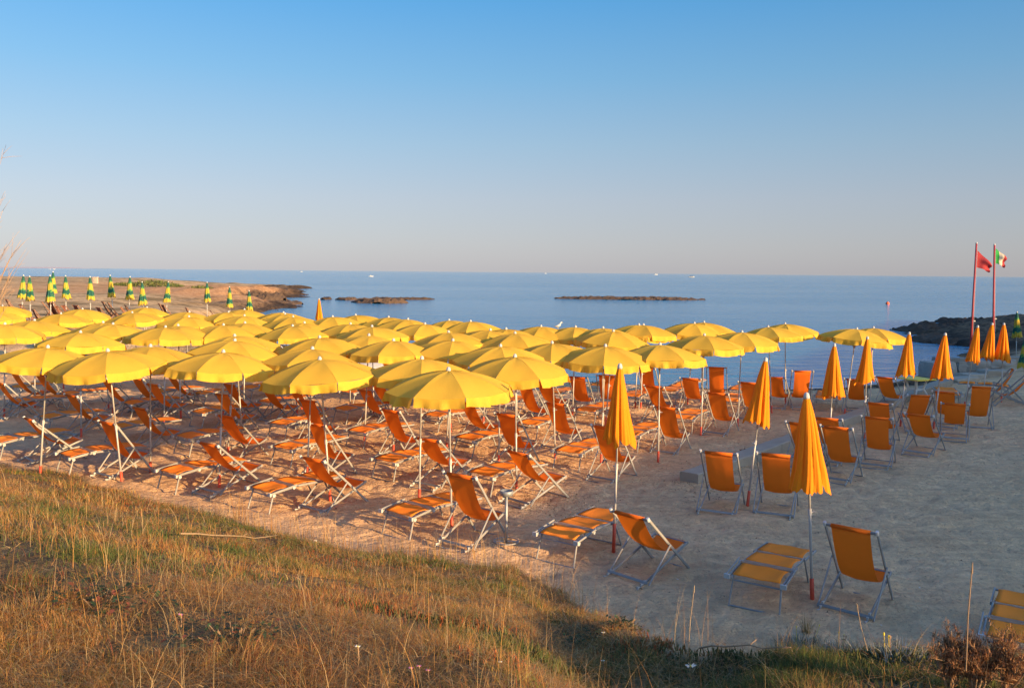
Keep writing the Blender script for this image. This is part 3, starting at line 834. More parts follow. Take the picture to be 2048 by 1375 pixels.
# ------------------------------------------------------------------ DECK CHAIRS
# local frame: +X is where the sitter looks, x = 0 under the top rail, z = 0 the sand
def make_chair(kind, fabric, metal, name='deck_chair'):
    h, xf = {'up': (0.99, 0.71), 'mid': (0.92, 0.84), 'low': (0.85, 0.93), 'sharp': (1.07, 0.58)}[kind]
    W = 0.285
    root = empty(name)
    T = Vector((0, 0, h)); F = Vector((xf, 0, 0.0))               # long side rail, top -> front foot
    Bf = Vector((xf - 0.05, 0, 0.375)); Br = Vector((-0.20 + (h - 0.98) * -0.3, 0, 0.0))       # seat rail, front top -> rear foot
    A_mid = T.lerp(F, 0.47)
    n_c = Br.lerp(Bf, 0.16)
    for s in (-1, 1):
        o = Vector((0, s * W, 0))
        part('side_rail', MB().bar(T + o, F + o, 0.018, 0.036, (1, 0, 0.3)).mesh('side_rail', metal), root)
        o2 = Vector((0, s * (W - 0.028), 0))
        part('seat_rail', MB().bar(Bf + o2, Br + o2, 0.018, 0.034).mesh('seat_rail', metal), root)
        o3 = Vector((0, s * (W + 0.022), 0))
        part('prop_leg', MB().bar(A_mid + o3, n_c + o3 + Vector((0, 0, -0.03)), 0.016, 0.026, (1, 0, 0)).mesh('prop_leg', metal), root)
        nr = MB(); dr = (Bf - Br).normalized()
        up = Vector((-dr.z, 0, dr.x))
        for k in range(3):
            c = Br + dr * (0.05 + 0.07 * k) + o2 + up * 0.026
            nr.add([c - dr * 0.03 + Vector((0, q, 0)) - up * 0.012 for q in (-0.010, 0.010)] + [c + dr * 0.03 + Vector((0, q, 0)) - up * 0.012 for q in (-0.010, 0.010)]
                   + [c - dr * 0.022 + up * 0.022 + Vector((0, q, 0)) for q in (-0.010, 0.010)], [(0, 1, 3, 2), (0, 4, 5, 1), (2, 3, 5, 4), (0, 2, 4), (1, 5, 3)])
        part('notch_rack', nr.mesh('notch_rack', M['plastic'] if metal is not M['wood'] else metal), root)
        cap = MB().bar(T + o + Vector((-0.008, 0, 0.014)) , T + o + Vector((0.012, 0, -0.03)), 0.030, 0.044, (1, 0, 0.3))
        part('end_cap', cap.mesh('end_cap', M['white'] if metal is not M['wood'] else metal), root)
    def cross(nm, p, w, r=0.012, m=metal, flat=False):
        b = MB()
        if flat: b.bar(p + Vector((0, -w, 0)), p + Vector((0, w, 0)), 0.014, 0.034, (0.5, 0, 1))
        else: b.tube([p + Vector((0, -w, 0)), p + Vector((0, w, 0))], r, 8)
        part(nm, b.mesh(nm, m), root)
    part('top_rail', MB().bar(T + Vector((0.004, -W, -0.018)), T + Vector((0.004, W, -0.018)), 0.022, 0.032, (-0.3, 0, 1)).mesh('top_rail', metal), root)
    cross('front_foot_bar', F + Vector((-0.01, 0, 0.02)), W, 0.010)
    cross('seat_bar', Bf + Vector((-0.01, 0, -0.005)), W - 0.03)
    cross('rear_foot_bar', Br + Vector((0.02, 0, 0.015)), W - 0.03, 0.010)
    cross('prop_bar', n_c + Vector((-0.02, 0, 0.015)), W + 0.02, flat=True)
    # sling: hangs in a curve from the top rail to the seat bar, slack sits behind and under
    a = T + Vector((-0.010, 0, -0.008)); c = Bf + Vector((0.0, 0, 0.008))
    mid = Vector((xf * 0.46, 0, 0.36))
    ww = 0.215
    rows = []
    pts = []
    for i in range(19):
        t = i / 18
        p = a * (1 - t) ** 2 + (mid * 2 - (a + c) * 0.5 + Vector((-0.02, 0, -0.03))) * 2 * t * (1 - t) + c * t ** 2
        pts.append(p)
    pts = [a + Vector((0.03, 0, 0.0))] + pts + [c + Vector((-0.02, 0, -0.03))]
    for i, p in enumerate(pts):
        t = i / (len(pts) - 1); row = []
        for j in range(9):
            u = j / 8 * 2 - 1
            w = ww * (1 - 0.05 * math.sin(PI * t))
            cup = 0.022 * (u * u) * math.sin(PI * t)
            wr = 0.004 * math.sin(7 * u + 5 * t) * math.sin(PI * t)
            row.append(p + Vector((cup * 0.7 + wr, u * w, cup)))
        rows.append(row)
    b = MB(); b.grid(rows)
    part('sling', b.mesh('sling', fabric, True), root)
    # the sewn sleeve round the top rail
    b = MB(); b.tube([T + Vector((0.003, -ww, -0.016)), T + Vector((0.003, ww, -0.016))], 0.024, 10)
    part('sling_hem', b.mesh('sling_hem', fabric, True), root)
    return root

CH = {k: make_chair(k, M['orange'], M['alu']) for k in ('up', 'mid', 'low', 'sharp')}
CHH = {'up': 0.99, 'mid': 0.92, 'low': 0.85, 'sharp': 1.07}
CHU = {k: False for k in CH}
# (left end of top rail, right end, kind, yaw right of the view direction, label or None)
CHAIRS = [
 ((1648,1037),(1755,1053),'up',38,'nearest deck chair, seen from behind right of the front closed parasol'),
 ((1220,1010),(1297,1025),'low',48,'reclined orange deck chair below the closed parasol, right of its lounger'),
 ((1401,896),(1474,900),'up',24,'orange deck chair seen squarely from behind, left of the leaning closed parasol'),
 ((1514,899),(1590,903),'up',26,'orange deck chair half hidden behind the nearest closed parasol'),
 ((1642,850),(1703,859),'up',40,'orange deck chair turned right, directly right of the nearest closed parasol top'),
 ((1725,828),(1783,833),'up',30,'upright orange deck chair right of the turned one, its red-sleeved pole between them'),
 ((1571,842),(1631,848),'mid',36,'orange deck chair almost hidden behind the nearest closed parasol, at the kerb'),
 ((1629,832),(1680,836),'mid',36,'orange deck chair behind the turned one, its top by the kerb'),
 ((1732,804),(1782,809),'mid',38,'orange deck chair behind the upright one right of the kerb'),
 ((1816,788),(1866,791),'mid',8,'orange deck chair standing right in front of the white table'),
 ((1811,827),(1865,831),'low',42,'low orange deck chair in front of the one at the white table'),
 ((1867,782),(1913,782),'mid',36,'orange deck chair behind the pole right of the white table'),
 ((1885,807),(1936,808),'low',27,'square-on low orange deck chair, third from the right edge'),
 ((1940,766),(1987,767),'sharp',20,'tall orange deck chair at the right with a pale hem on top'),
 ((1690,757),(1732,758),'mid',30,'orange deck chair between two closed parasols near the water'),
 ((1755,753),(1784,754),'mid',46,'orange deck chair right of the pair of poles near the water'),
 ((1416,732),(1450,732),'sharp',20,'tall orange deck chair at the waterline, left of the two there'),
 ((1587,739),(1624,742),'sharp',10,'tall orange deck chair at the waterline, right of the two there'),
 ((1362,755),(1399,757),'mid',28,None), ((1289,769),(1326,770),'mid',38,None), ((1480,763),(1516,764),'up',32,None),
 ((1533,750),(1567,752),'mid',34,None), ((1412,782),(1455,784),'up',34,None), ((1309,807),(1355,810),'up',32,None),
 ((1277,737),(1307,734),'sharp',34,None), ((1140,752),(1170,753),'up',28,None), ((1199,749),(1228,750),'up',14,None),
 ((1037,771),(1064,770),'up',42,None), ((1091,804),(1131,804),'up',38,None), ((991,830),(1034,832),'up',36,None),
 ((917,805),(952,807),'mid',40,None), ((1187,849),(1232,851),'up',40,None), ((829,877),(879,881),'low',46,None),
 ((1007,900),(1062,904),'low',46,None), ((885,946),(953,954),'up',34,None), ((760,814),(800,816),'up',42,None),
 ((595,796),(636,802),'up',42,None), ((612,841),(650,846),'up',46,None), ((600,908),(650,914),'low',50,None),
 ((398,882),(434,885),'low',52,None), ((431,824),(472,827),'mid',46,None), ((426,783),(462,787),'mid',46,None),
 ((714,777),(747,778),'mid',42,None), ((740,762),(770,765),'mid',42,None), ((576,774),(602,775),'mid',44,None),
 ((447,767),(472,766),'mid',46,None), ((49,835),(65,835),'low',56,None), ((198,842),(229,849),'up',54,None),
 ((129,786),(154,791),'mid',54,None), ((265,814),(292,814),'mid',52,None), ((-8,762),(8,762),'mid',54,None),
 ((68,740),(90,745),'mid',54,None), ((200,757),(225,762),'mid',52,None), ((291,767),(319,770),'mid',50,None),
 ((329,743),(352,750),'mid',50,None), ((148,700),(170,700),'mid',48,None), ((761,722),(785,723),'mid',44,None),
 ((262,752),(285,755),'mid',52,None), ((20,742),(38,745),'mid',54,None), ((520,766),(545,768),'mid',44,None), ((850,768),(880,770),'mid',40,None),
 ((1075,762),(1100,763),'mid',36,None),
 ((2022,735),(2030,737),'up',-72,'orange deck chair seen from the side facing left, by the right edge'),
 ((2052,748),(2060,750),'mid',-68,'second orange deck chair seen from the side, cut by the right edge'),
]
def place(o, P, yaw):
    g = tz(P.x, P.y) - 0.012
    o.location = (P.x, P.y, g)
    o.rotation_euler = (0, 0, PI / 2 - R(yaw))

def yaw_from_width(l, r, Y, wide, given):
    """how far a thing is turned, from how much of its width the photograph shows"""
    c = min(0.97, (r[0] - l[0]) * Y / FPX / wide)
    az = math.degrees(math.atan(((l[0] + r[0]) / 2 - 1024) / FPX))
    return min(45.0, max(33.0, 0.6 * (math.degrees(math.acos(c)) + az) + 0.4 * 39)) if (l[0] + r[0]) / 2 < 960 else given

chair_pos = []
auto = []
for i, (l, r, k, yaw, lab) in enumerate(CHAIRS):
    mx, my = (l[0] + r[0]) / 2, (l[1] + r[1]) / 2
    P = at_z(mx, my, CHH[k])
    yaw = yaw_from_width(l, r, P.y, 0.57, yaw)
    o = CH[k] if not CHU[k] else copy_tree(CH[k]); CHU[k] = True
    rr = random.Random(i)
    place(o, P, yaw + rr.uniform(-3, 3))
    chair_pos.append((P.x, P.y))
    tag(o, lab, 'deck chair', 'orange deck chairs')
    if lab is None: auto.append((my, mx, o))

def auto_labels(items, sizes, fmt, names=None):
    items = sorted(items, key=lambda t: -t[0]); i = 0; ri = 0
    while i < len(items):
        n = sizes[min(ri, len(sizes) - 1)]
        band = sorted(items[i:i + n], key=lambda t: t[1]); i += n
        for ci, (_, _, o) in enumerate(band):
            o['label'] = fmt % (ORD[ci], 'the row nearest the grass' if ri == 0 else 'the %s row from the grass' % ORD[ri])
        ri += 1
auto_labels(auto, [6, 7, 8, 8, 8], 'orange deck chair, %s from left in %s')

# brown folding chairs of the neighbouring beach
bc = make_chair('up', M['brown'], M['wood'], 'brown_deck_chair')
BROWN = [(12,600,50),(40,610,70),(52,622,60),(84,606,60),(100,606,30),(112,614,75),(126,612,80),(66,622,50),(150,612,40),(205,604,55),(216,606,60),(196,616,45),(242,616,70),(250,612,60),
         (318,610,60),(325,612,50),(372,618,60),(420,622,70)]
BL = ['dark brown folded deck chair at the left edge of the far bank', 'dark brown deck chair under the leftmost striped parasol', 'brown deck chair in front of the leftmost striped parasol',
      'dark brown deck chair seen from the side below the third striped parasol', 'brown deck chair right behind the third striped pole', 'wide dark brown chair back right of the third striped pole',
      'dark brown chair lying low, left of the slim striped pole', 'small brown deck chair between the second and third striped poles', 'brown deck chair low between slim and next striped pole',
      'tall dark brown deck chair below the small square post', 'brown deck chair leaning beside the tall one under the small post', 'small brown chair left of the tall one under the small post',
      'brown deck chair below the eighth striped parasol', 'brown deck chair behind the one below the eighth striped parasol', 'brown deck chair left below the striped parasol on the headland',
      'brown deck chair close right of another below the headland parasol', 'brown deck chair just above the yellow canopies near the headland', 'reddish brown chair low beside the far striped pole']
for i, (x, y, yaw) in enumerate(BROWN):
    o = bc if i == 0 else copy_tree(bc)
    P = on_ground(x, y, 0.93)
    place(o, P, yaw)
    tag(o, BL[i], 'deck chair', 'brown deck chairs on the far bank')

rc = make_chair('mid', M['redcloth'], M['white'], 'red_deck_chair')
place(rc, at_z(556, 691, 0.9), 50); tag(rc, 'bright red deck chair glimpsed between the yellow canopies', 'deck chair')

# ------------------------------------------------------------------ SUN LOUNGERS
# local frame: +X runs from the near foot end to the far head end, z = 0 the sand
def make_lounger(v):
    root = empty('sun_lounger')
    W = 0.30; L1, L2, L3 = 0.38, 0.50, 0.48
    z0, z1, z2 = 0.335, 0.385, 0.375
    z3 = [0.35, 0.39, 0.37][v]
    X = [0, L1, L1 + L2, L1 + L2 + L3]; Z = [z0, z1, z2, z3]
    for s in (-1, 1):
        b = MB()
        for k in range(3):
            off = 0.0 if k != 1 else -0.020
            b.bar((X[k] - (0.04 if k == 0 else 0.02), s * (W + off * 1), Z[k]), (X[k + 1] + 0.03, s * (W + off * 1), Z[k + 1]), 0.018, 0.034)
        part('side_frame', b.mesh('side_frame', M['alu']), root)
        # folded sunshade arm lying on the side frame
        b = MB(); b.bar((-0.05, s * (W + 0.034), z0 + 0.012), (0.42, s * (W + 0.034), z1 + 0.03), 0.014, 0.026)
        part('shade_arm', b.mesh('shade_arm', M['alu']), root)
        b = MB(); b.box((-0.055, s * (W + 0.016), z0 + 0.004), (0.03, 0.066, 0.05)); b.tube([(0.03, s * (W - 0.03), z0 - 0.025), (0.03, s * (W + 0.01), z0 - 0.025)], 0.028, 10)
        part('end_cap', b.mesh('end_cap', M['plastic']), root)
        part('leg', MB().bar((0.04, s * (W - 0.03), z0 - 0.01), (-0.06, s * (W - 0.015), 0.0), 0.018, 0.026, (1, 0, 0)).mesh('leg', M['alu']), root)
        part('leg', MB().bar((X[2] + 0.1, s * (W - 0.03), z2 - 0.01), (X[2] + 0.28, s * (W - 0.015), 0.0), 0.018, 0.026, (1, 0, 0)).mesh('leg', M['alu']), root)
        part('hinge', MB().tube([(X[1], s * (W - 0.012), z1 - 0.01), (X[1], s * (W + 0.022), z1 - 0.01)], 0.026, 10).mesh('hinge', M['plastic']), root)
    def cb(nm, p, w, m, r=0.011):
        part(nm, MB().tube([(p[0], -w, p[1]), (p[0], w, p[1])], r, 8).mesh(nm, m), root)
    cb('foot_bar', (-0.055, 0.012), W - 0.02, M['alu']); cb('leg_brace', (0.028, z0 - 0.055), W - 0.03, M['alu'])
    cb('foot_bar', (X[2] + 0.275, 0.012), W - 0.02, M['alu'])
    cb('cross_bar', (X[1] - 0.015, z1 + 0.005), W, M['bar'], 0.015); cb('cross_bar', (X[1] + 0.04, z1 + 0.008), W - 0.02, M['bar'], 0.013)
    cb('cross_bar', (X[2], z2 + 0.005), W, M['bar'], 0.015)
    cb('head_bar', (X[3], z3), W, M['alu'], 0.012)
    rr = random.Random(v + 20)
    for k, (a, b_) in enumerate(((0, 1), (1, 2), (2, 3))):
        xa, xb = X[a] + (0.0 if k == 0 else 0.055 if k == 1 else 0.03), X[b_] - (0.045 if k < 2 else 0.0)
        za = Z[a] + (Z[b_] - Z[a]) * ((xa - X[a]) / (X[b_] - X[a])); zb = Z[a] + (Z[b_] - Z[a]) * ((xb - X[a]) / (X[b_] - X[a]))
        rows = []; ph = rr.uniform(0, 6)
        for i in range(9):
            t = i / 8; row = []
            for j in range(11):
                u = j / 10 * 2 - 1
                dip = -0.016 * math.sin(PI * t) * (1 - u * u)
                curl = 0.020 * (abs(u) ** 3) * math.sin(PI * t + 0.4)
                wr = 0.004 * math.sin(6 * u + ph + 3 * t)
                row.append((xa + (xb - xa) * t, u * (W - 0.035 - (0.012 * math.sin(PI * t))), za + (zb - za) * t + 0.018 + dip + curl + wr))
            rows.append(row)
        b = MB(); b.slab(rows, 0.006)
        part('sling', b.mesh('sling', M['orange_bed'], True), root)
    return root
LP = [make_lounger(v) for v in range(3)]; LU = [False] * 3
LOUNGERS = [
 ((1462,1146),(1563,1168),33,'nearest sun lounger, left of the front closed parasol'),
 ((1078,1064),(1152,1083),38,'sun lounger left of the reclined deck chair, second nearest'),
 ((1985,1262),(2092,1292),30,'sun lounger cut by the right edge behind the dry shrub'),
 ((764,1022),(830,1028),44,'sun lounger in the front row, partly behind tall dry grass, left of the ashtray stand'),
 ((496,977),(548,984),50,None),((319,935),(355,944),54,None),((116,910),(145,917),56,None),((-22,880),(3,886),56,None),
 ((246,807),(265,810),52,None),((77,829),(99,835),54,None),((215,850),(237,857),54,None),((350,872),(385,880),50,None),
 ((380,824),(410,827),48,None),((22,771),(40,775),54,None),((120,787),(140,792),54,None),((388,787),(410,790),48,None),
 ((544,895),(587,899),44,None),((536,842),(575,847),44,None),((691,860),(735,865),42,None),((667,817),(697,819),40,None),
 ((742,919),(797,924),42,None),((847,831),(880,835),38,None),((516,801),(545,804),44,None),((680,781),(710,783),42,None),
 ((932,941),(990,954),40,None),((909,875),(950,885),40,None),((1110,899),(1160,906),36,None),((1037,847),(1072,850),36,None),
 ((1150,820),(1192,825),34,None),((975,806),(1007,810),38,None),((1087,786),(1120,790),34,None),((1232,863),(1275,870),34,None),
 ((1342,833),(1382,837),30,None),((1243,792),(1277,797),30,None),((1318,780),(1350,784),28,None),((1440,800),(1472,806),28,None),
 ((1462,780),(1490,783),28,None),((1634,792),(1668,796),24,None),((150,758),(172,762),52,None),((300,783),(325,786),50,None),
 ((612,760),(640,762),42,None),((800,782),(828,785),40,None),((1180,770),(1210,772),30,None),((1352,768),(1380,770),28,None),((480,772),(505,774),44,None),
 ((20,800),(40,805),54,None),((1888,788),(1912,790),20,'sun lounger half hidden behind the low square-on chair at the right'),
 ((2004,772),(2030,776),-60,'sun lounger between the side-on deck chairs at the right edge')]
auto = []
for i, (l, r, yaw, lab) in enumerate(LOUNGERS):
    P = at_z((l[0] + r[0]) / 2, (l[1] + r[1]) / 2, 0.33)
    yaw = yaw_from_width(l, r, P.y, 0.68, yaw)
    v = i % 3
    o = LP[v] if not LU[v] else copy_tree(LP[v]); LU[v] = True
    place(o, P, yaw + random.Random(i + 50).uniform(-3, 3))
    tag(o, lab, 'sun lounger', 'orange sun loungers')
    if lab is None: auto.append(((l[1] + r[1]) / 2, (l[0] + r[0]) / 2, o))
auto_labels(auto, [6, 8, 9, 10, 12], 'orange sun lounger, %s from left in %s')
# ------------------------------------------------------------------ KERB, BLOCKS, SMALL THINGS ON THE BEACH
def concrete_kerb():
    a = at_z(1378, 947, 0.18); b = at_z(1895, 757, 0.18)
    root = empty('concrete_kerb'); root.location = (a.x, a.y, 0)
    d = (b - a); d.z = 0; L = d.length; d.normalize(); s = Vector((-d.y, d.x, 0))
    n = 5
    for k in range(n):
        p0 = d * (L / n * k + (0.012 if k else 0)); p1 = d * (L / n * (k + 1))
        bm = bmesh.new()
        segs = 14
        for i in range(segs + 1):
            c = p0.lerp(p1, i / segs)
            g = tz(a.x + c.x, a.y + c.y)
            for (w, z) in ((-0.18, -0.35), (-0.18, 0.17), (-0.16, 0.19), (0.16, 0.19), (0.18, 0.17), (0.18, -0.35)):
                j = mnoise.noise(Vector((c.x * 3, c.y * 3, w * 9 + z * 5))) * 0.012
                bm.verts.new(c + s * (w + j) + Vector((0, 0, max(g * 0.3, -0.05) + z + j * 0.6 - 0.02 * (k % 2) * 0.3)))
        bm.verts.ensure_lookup_table()
        for i in range(segs):
            for j in range(6):
                q = (i * 6 + j, i * 6 + (j + 1) % 6, (i + 1) * 6 + (j + 1) % 6, (i + 1) * 6 + j)
                bm.faces.new([bm.verts[t] for t in q])
        bm.faces.new([bm.verts[t] for t in range(5, -1, -1)]); bm.faces.new([bm.verts[segs * 6 + t] for t in range(6)])
        bmesh.ops.recalc_face_normals(bm, faces=bm.faces)
        me = bpy.data.meshes.new('kerb_slab'); bm.to_mesh(me); bm.free(); me.materials.append(M['concrete'])
        link('kerb_slab', me, root)
    tag(root, 'long low weathered concrete kerb running diagonally across the sand to the water', 'kerb')
concrete_kerb()

def block_mesh(name, sx, sy, sz, seed, m):
    bm = bmesh.new(); bmesh.ops.create_cube(bm, size=1)
    bmesh.ops.subdivide_edges(bm, edges=bm.edges, cuts=4, use_grid_fill=True)
    for v in bm.verts:
        k = max(abs(v.co.x), abs(v.co.y), abs(v.co.z))
        rr_ = v.co.length
        v.co = v.co * (1 - 0.16 * max(0, rr_ / k - 1.25))
        n = mnoise.noise_vector(v.co * 2.3 + Vector((seed, seed * 2, 0)))
        v.co += n * 0.07
        v.co.x *= sx; v.co.y *= sy; v.co.z *= sz
    me = bpy.data.meshes.new(name); bm.to_mesh(me); bm.free(); me.materials.append(m)
    return me
BL_ = [(1874, 752, 1.1, 0.9, 0.75, 0.2, 'upright pale stone block at the left end of the shore blocks'),
       (1905, 744, 1.5, 1.0, 0.75, -0.1, 'largest pale stone block behind the closed parasol at the shore'),
       (1937, 741, 1.5, 0.9, 0.55, 0.1, 'flat stone block between the two closed parasols at the shore'),
       (1966, 736, 1.5, 0.8, 0.45, 0.0, 'long grey stone block below the flagpoles'),
       (1996, 733, 1.2, 0.8, 0.4, 0.15, 'grey stone block right of the one below the flagpoles'),
       (1922, 764, 1.3, 0.6, 0.22, 0.5, 'tilted concrete slab lying in front of the shore blocks'),
       (1946, 757, 1.2, 0.7, 0.25, 0.3, 'concrete slab lying right of the tilted one at the shore'),
       (1985, 752, 1.0, 0.7, 0.3, 0.2, 'low broken slab behind the side-on deck chairs'),
       (2022, 728, 1.5, 0.8, 0.4, -0.2, 'grey stone block near the right edge at the shore')]
for i, (x, y, sx, sy, sz, rz, lab) in enumerate(BL_):
    P = on_ground(x, y)
    o = link('stone_block', block_mesh('stone_block', sx, sy, sz, i * 3 + 1, M['stone'] if i < 5 else M['concrete']), loc=(P.x, P.y, P.z + sz * 0.32), rotz=rz)
    tag(o, lab, 'stone block', 'stone blocks at the right shore')

# stump by the kerb
P = at_z(1483, 914, 0.0)
_b = MB(); rr = random.Random(4)
_b.tube([(0, 0, -0.1), (0.005, 0, 0.08), (0.0, 0.01, 0.17)], [0.055, 0.05, 0.042], 9); _b.tube([(0.03, 0, 0.1), (0.07, 0.02, 0.2)], [0.02, 0.012], 6)
tag(link('wooden_stump', _b.mesh('wooden_stump', M['wood']), loc=(P.x, P.y, tz(P.x, P.y))), 'short reddish wooden stump standing beside the concrete kerb', 'stump')

# ashtray stand
def ashtray():
    P = at_z(1012, 1088, 0.0); root = empty('ashtray_stand'); root.location = (P.x, P.y, tz(P.x, P.y))
    part('post', lathe([(0.02, -0.05), (0.02, 0.66)], M['zinc'], 'post', 10), root)
    part('bowl', lathe([(0.03, 0.64), (0.085, 0.655), (0.09, 0.72), (0.082, 0.722), (0.078, 0.69), (0.01, 0.688)], M['zinc'], 'bowl', 18), root)
    part('base_ring', MB().tube([(0.17 * math.cos(t * PI / 12), 0.17 * math.sin(t * PI / 12), 0.02) for t in range(25)], 0.009, 6).mesh('base_ring', M['alu']), root)
    b = MB(); b.bar((-0.16, 0, 0.018), (0.16, 0, 0.018), 0.02, 0.012); part('base_bar', b.mesh('base_bar', M['zinc']), root)
    tag(root, 'grey metal ashtray stand with a round bowl and wire ring foot', 'ashtray stand')
ashtray()

# table
def table():
    P = at_z(1833, 755, 0.72); root = empty('plastic_table'); root.location = (P.x, P.y, tz(P.x, P.y))
    root.rotation_euler = (0, 0, 0.4)
    b = MB(); b.box((0, 0, 0.705), (0.75, 0.75, 0.03)); part('table_top', b.mesh('table_top', M['tabletop']), root)
    for sx, sy in ((-1, -1), (-1, 1), (1, -1), (1, 1)):
        b = MB(); b.tube([(sx * 0.20, sy * 0.20, 0.70), (sx * 0.14, sy * 0.14, 0.40), (sx * 0.33, sy * 0.33, 0.0)], [0.03, 0.034, 0.026], 6)
        part('leg', b.mesh('leg', M['white']), root)
    b = MB(); b.box((0, 0, 0.40), (0.30, 0.30, 0.03)); part('leg_brace', b.mesh('leg_brace', M['white']), root)
    tag(root, 'white plastic table with crossed legs and a yellow top at the water', 'table')
table()

# flagpoles and flags
def flagpole(tp, bot, Y, name, lab, flagname, flaglab, cols, drape):
    tip = at_dist(tp[0], tp[1], Y); base = at_dist(bot[0], bot[1], Y)
    d = (base - tip); g = tz(base.x, base.y)
    k = (g - 0.2 - tip.z) / d.z; foot = tip + d * k
    root = empty(name); root.location = foot
    r = 0.045
    part('pole', MB().tube([(0, 0, 0), (tip - foot) * 0.5, tip - foot], [r, r * 0.95, r * 0.8], 10).mesh('pole', M['poleflag'], True), root)
    c = (tip - foot)
    part('pole_cap', MB().tube([c, c + c.normalized() * 0.06], [r * 1.1, r * 0.6], 8).mesh('pole_cap', M['plastic']), root)
    part('cleat', MB().box(c * 0.42 + Vector((0.06, -0.02, 0)), (0.12, 0.03, 0.05)).mesh('cleat', M['plastic']), root)
    part('halyard', MB().tube([c * 0.1 + Vector((0.055, -0.05, 0)), c * 0.97 + Vector((0.03, -0.04, 0))], 0.006, 5).mesh('halyard', M['plastic']), root)
    tag(root, lab, 'flagpole', 'two red flagpoles')
    # flag
    un = -c.normalized()
    a0 = tip + un * drape[0]; H_ = drape[1]; W_ = drape[2]; droop = drape[3]
    nx, ny = 24, 14
    P = []
    for i in range(ny + 1):
        row = []
        v = i / ny
        for j in range(nx + 1):
            u = j / nx
            sq = 1 - drape[4] * u * 0.6
            p = a0 + Vector((0.05 + u * W_, 0, -droop * u ** 1.15)) + un * (v * H_ * sq)
            p.y += 0.10 * math.sin(u * 7 + v * 2.2) * u + 0.06 * math.sin(v * 9 + u * 4) * u
            p.x += -0.10 * v * u
            row.append(p - a0)
        P.append(row)
    if len(cols) == 1:
        b = MB(); b.grid(P)
        o = link(flagname, b.mesh(flagname, cols[0], True), loc=a0)
        tag(o, flaglab, 'flag')
    else:
        rt = empty(flagname); rt.location = a0
        for q in range(3):
            b = MB(); b.grid([row[q * 8:(q + 1) * 8 + 1] for row in P])
            part('cloth_band', b.mesh('cloth_band', cols[q], True), rt)
        tag(rt, flaglab, 'flag')
flagpole((1953, 487), (1941, 700), 36, 'red_flagpole', 'leaning red flagpole carrying the plain red flag, left of the two', 'red_flag', 'plain dull red flag drooping from the left flagpole', [M['flagred']], (0.28, 0.70, 0.66, 0.62, 1.0))
flagpole((1989, 490), (1986, 700), 37, 'red_flagpole', 'upright red flagpole carrying the three-coloured flag, right of the two', 'tricolour_flag', 'small drooping green, white and red flag on the right flagpole', [M['flaggreen'], M['flagwhite'], M['flagred']], (0.14, 0.62, 0.52, 0.42, 0.6))

# rowing boat pulled up under the far parasols, upturned dinghy, bin
def boat(name, P, yaw, L, W, Hh, hull, rim, lab, seats=True):
    root = empty(name); root.location = P; root.rotation_euler = (0, 0, yaw)
    rows = []
    for i in range(15):
        t = i / 14
        w = W / 2 * (math.sin(PI * min(1, t * 0.62 + 0.40)) ** 0.8 if t < 1 else 0.0) if t > 0.02 else W / 2 * 0.72
        w = W / 2 * max(0.02, (1 - (max(0, t - 0.35) / 0.65) ** 2.2)) * (0.75 + 0.25 * min(1, t / 0.35))
        z = Hh * (0.85 + 0.35 * t ** 2); kz = 0.12 * t ** 3
        rows.append([(t * L - L / 2, w * a, kz + (z - kz) * b) for a, b in ((-1, 1), (-0.93, 0.6), (-0.7, 0.2), (0, 0), (0.7, 0.2), (0.93, 0.6), (1, 1))])
    part('hull', MB().grid(rows).mesh('hull', hull, True), root)
    part('transom', MB().add(rows[0], [tuple(range(7))]).mesh('transom', hull), root)
    for s in (0, 6):
        part('gunwale', MB().tube([r[s] for r in rows], 0.035, 6).mesh('gunwale', rim), root)
    if seats:
        for t in (4, 8):
            r = rows[t]; b = MB(); b.bar(Vector(r[1]) + Vector((0, 0.03, 0.05)), Vector(r[5]) + Vector((0, -0.03, 0.05)), 0.22, 0.03)
            part('seat', b.mesh('seat', M['wood']), root)
    tag(root, lab, 'boat'); return root
P = at_z(265, 694, 0.85); P.z = tz(P.x, P.y); boat('rowing_boat', P, 0.12 + PI, 5.2, 1.6, 0.62, M['greypaint'], M['greenpaint'], 'grey rowing boat with green gunwale beached under the far parasols')
P = at_z(742, 733, 0.3); o = boat('upturned_dinghy', Vector((P.x, P.y, tz(P.x, P.y) + 0.55)), 0.2, 2.4, 1.1, 0.5, M['greypaint'], M['white'], 'pale upturned dinghy behind the canopies near the water', False)
o.rotation_euler = (PI, 0, 0.2)
P = at_z(12, 694, 0.35); root = empty('plastic_tub'); root.location = (P.x, P.y, tz(P.x, P.y))
part('tub', lathe([(0.20, 0.0), (0.27, 0.42), (0.29, 0.44), (0.25, 0.43), (0.18, 0.03)], M['dark'], 'tub', 16), root)
part('tub_rim', MB().tube([(0.29 * math.cos(t * PI / 10), 0.29 * math.sin(t * PI / 10), 0.44) for t in range(21)], 0.014, 6).mesh('tub_rim', M['redpipe']), root)
tag(root, 'dark plastic tub on the sand under the leftmost canopies', 'tub')
# walkway boards at the left
P = at_z(52, 690, 0.06); root = empty('wooden_walkway'); root.location = (P.x, P.y, tz(P.x, P.y)); root.rotation_euler = (0, 0, 0.15)
pm = MB().box((0, 0, 0.05), (0.18, 1.3, 0.035)).mesh('plank', mat('grey_plank', (0.33, 0.29, 0.26), 0.9, var=0.2))
for k in range(18): part('plank', pm, root, loc=(k * 0.195 - 1.7, 0, 0.004 * (k % 3)))
tag(root, 'grey plank walkway laid on the sand behind the left canopies', 'walkway')
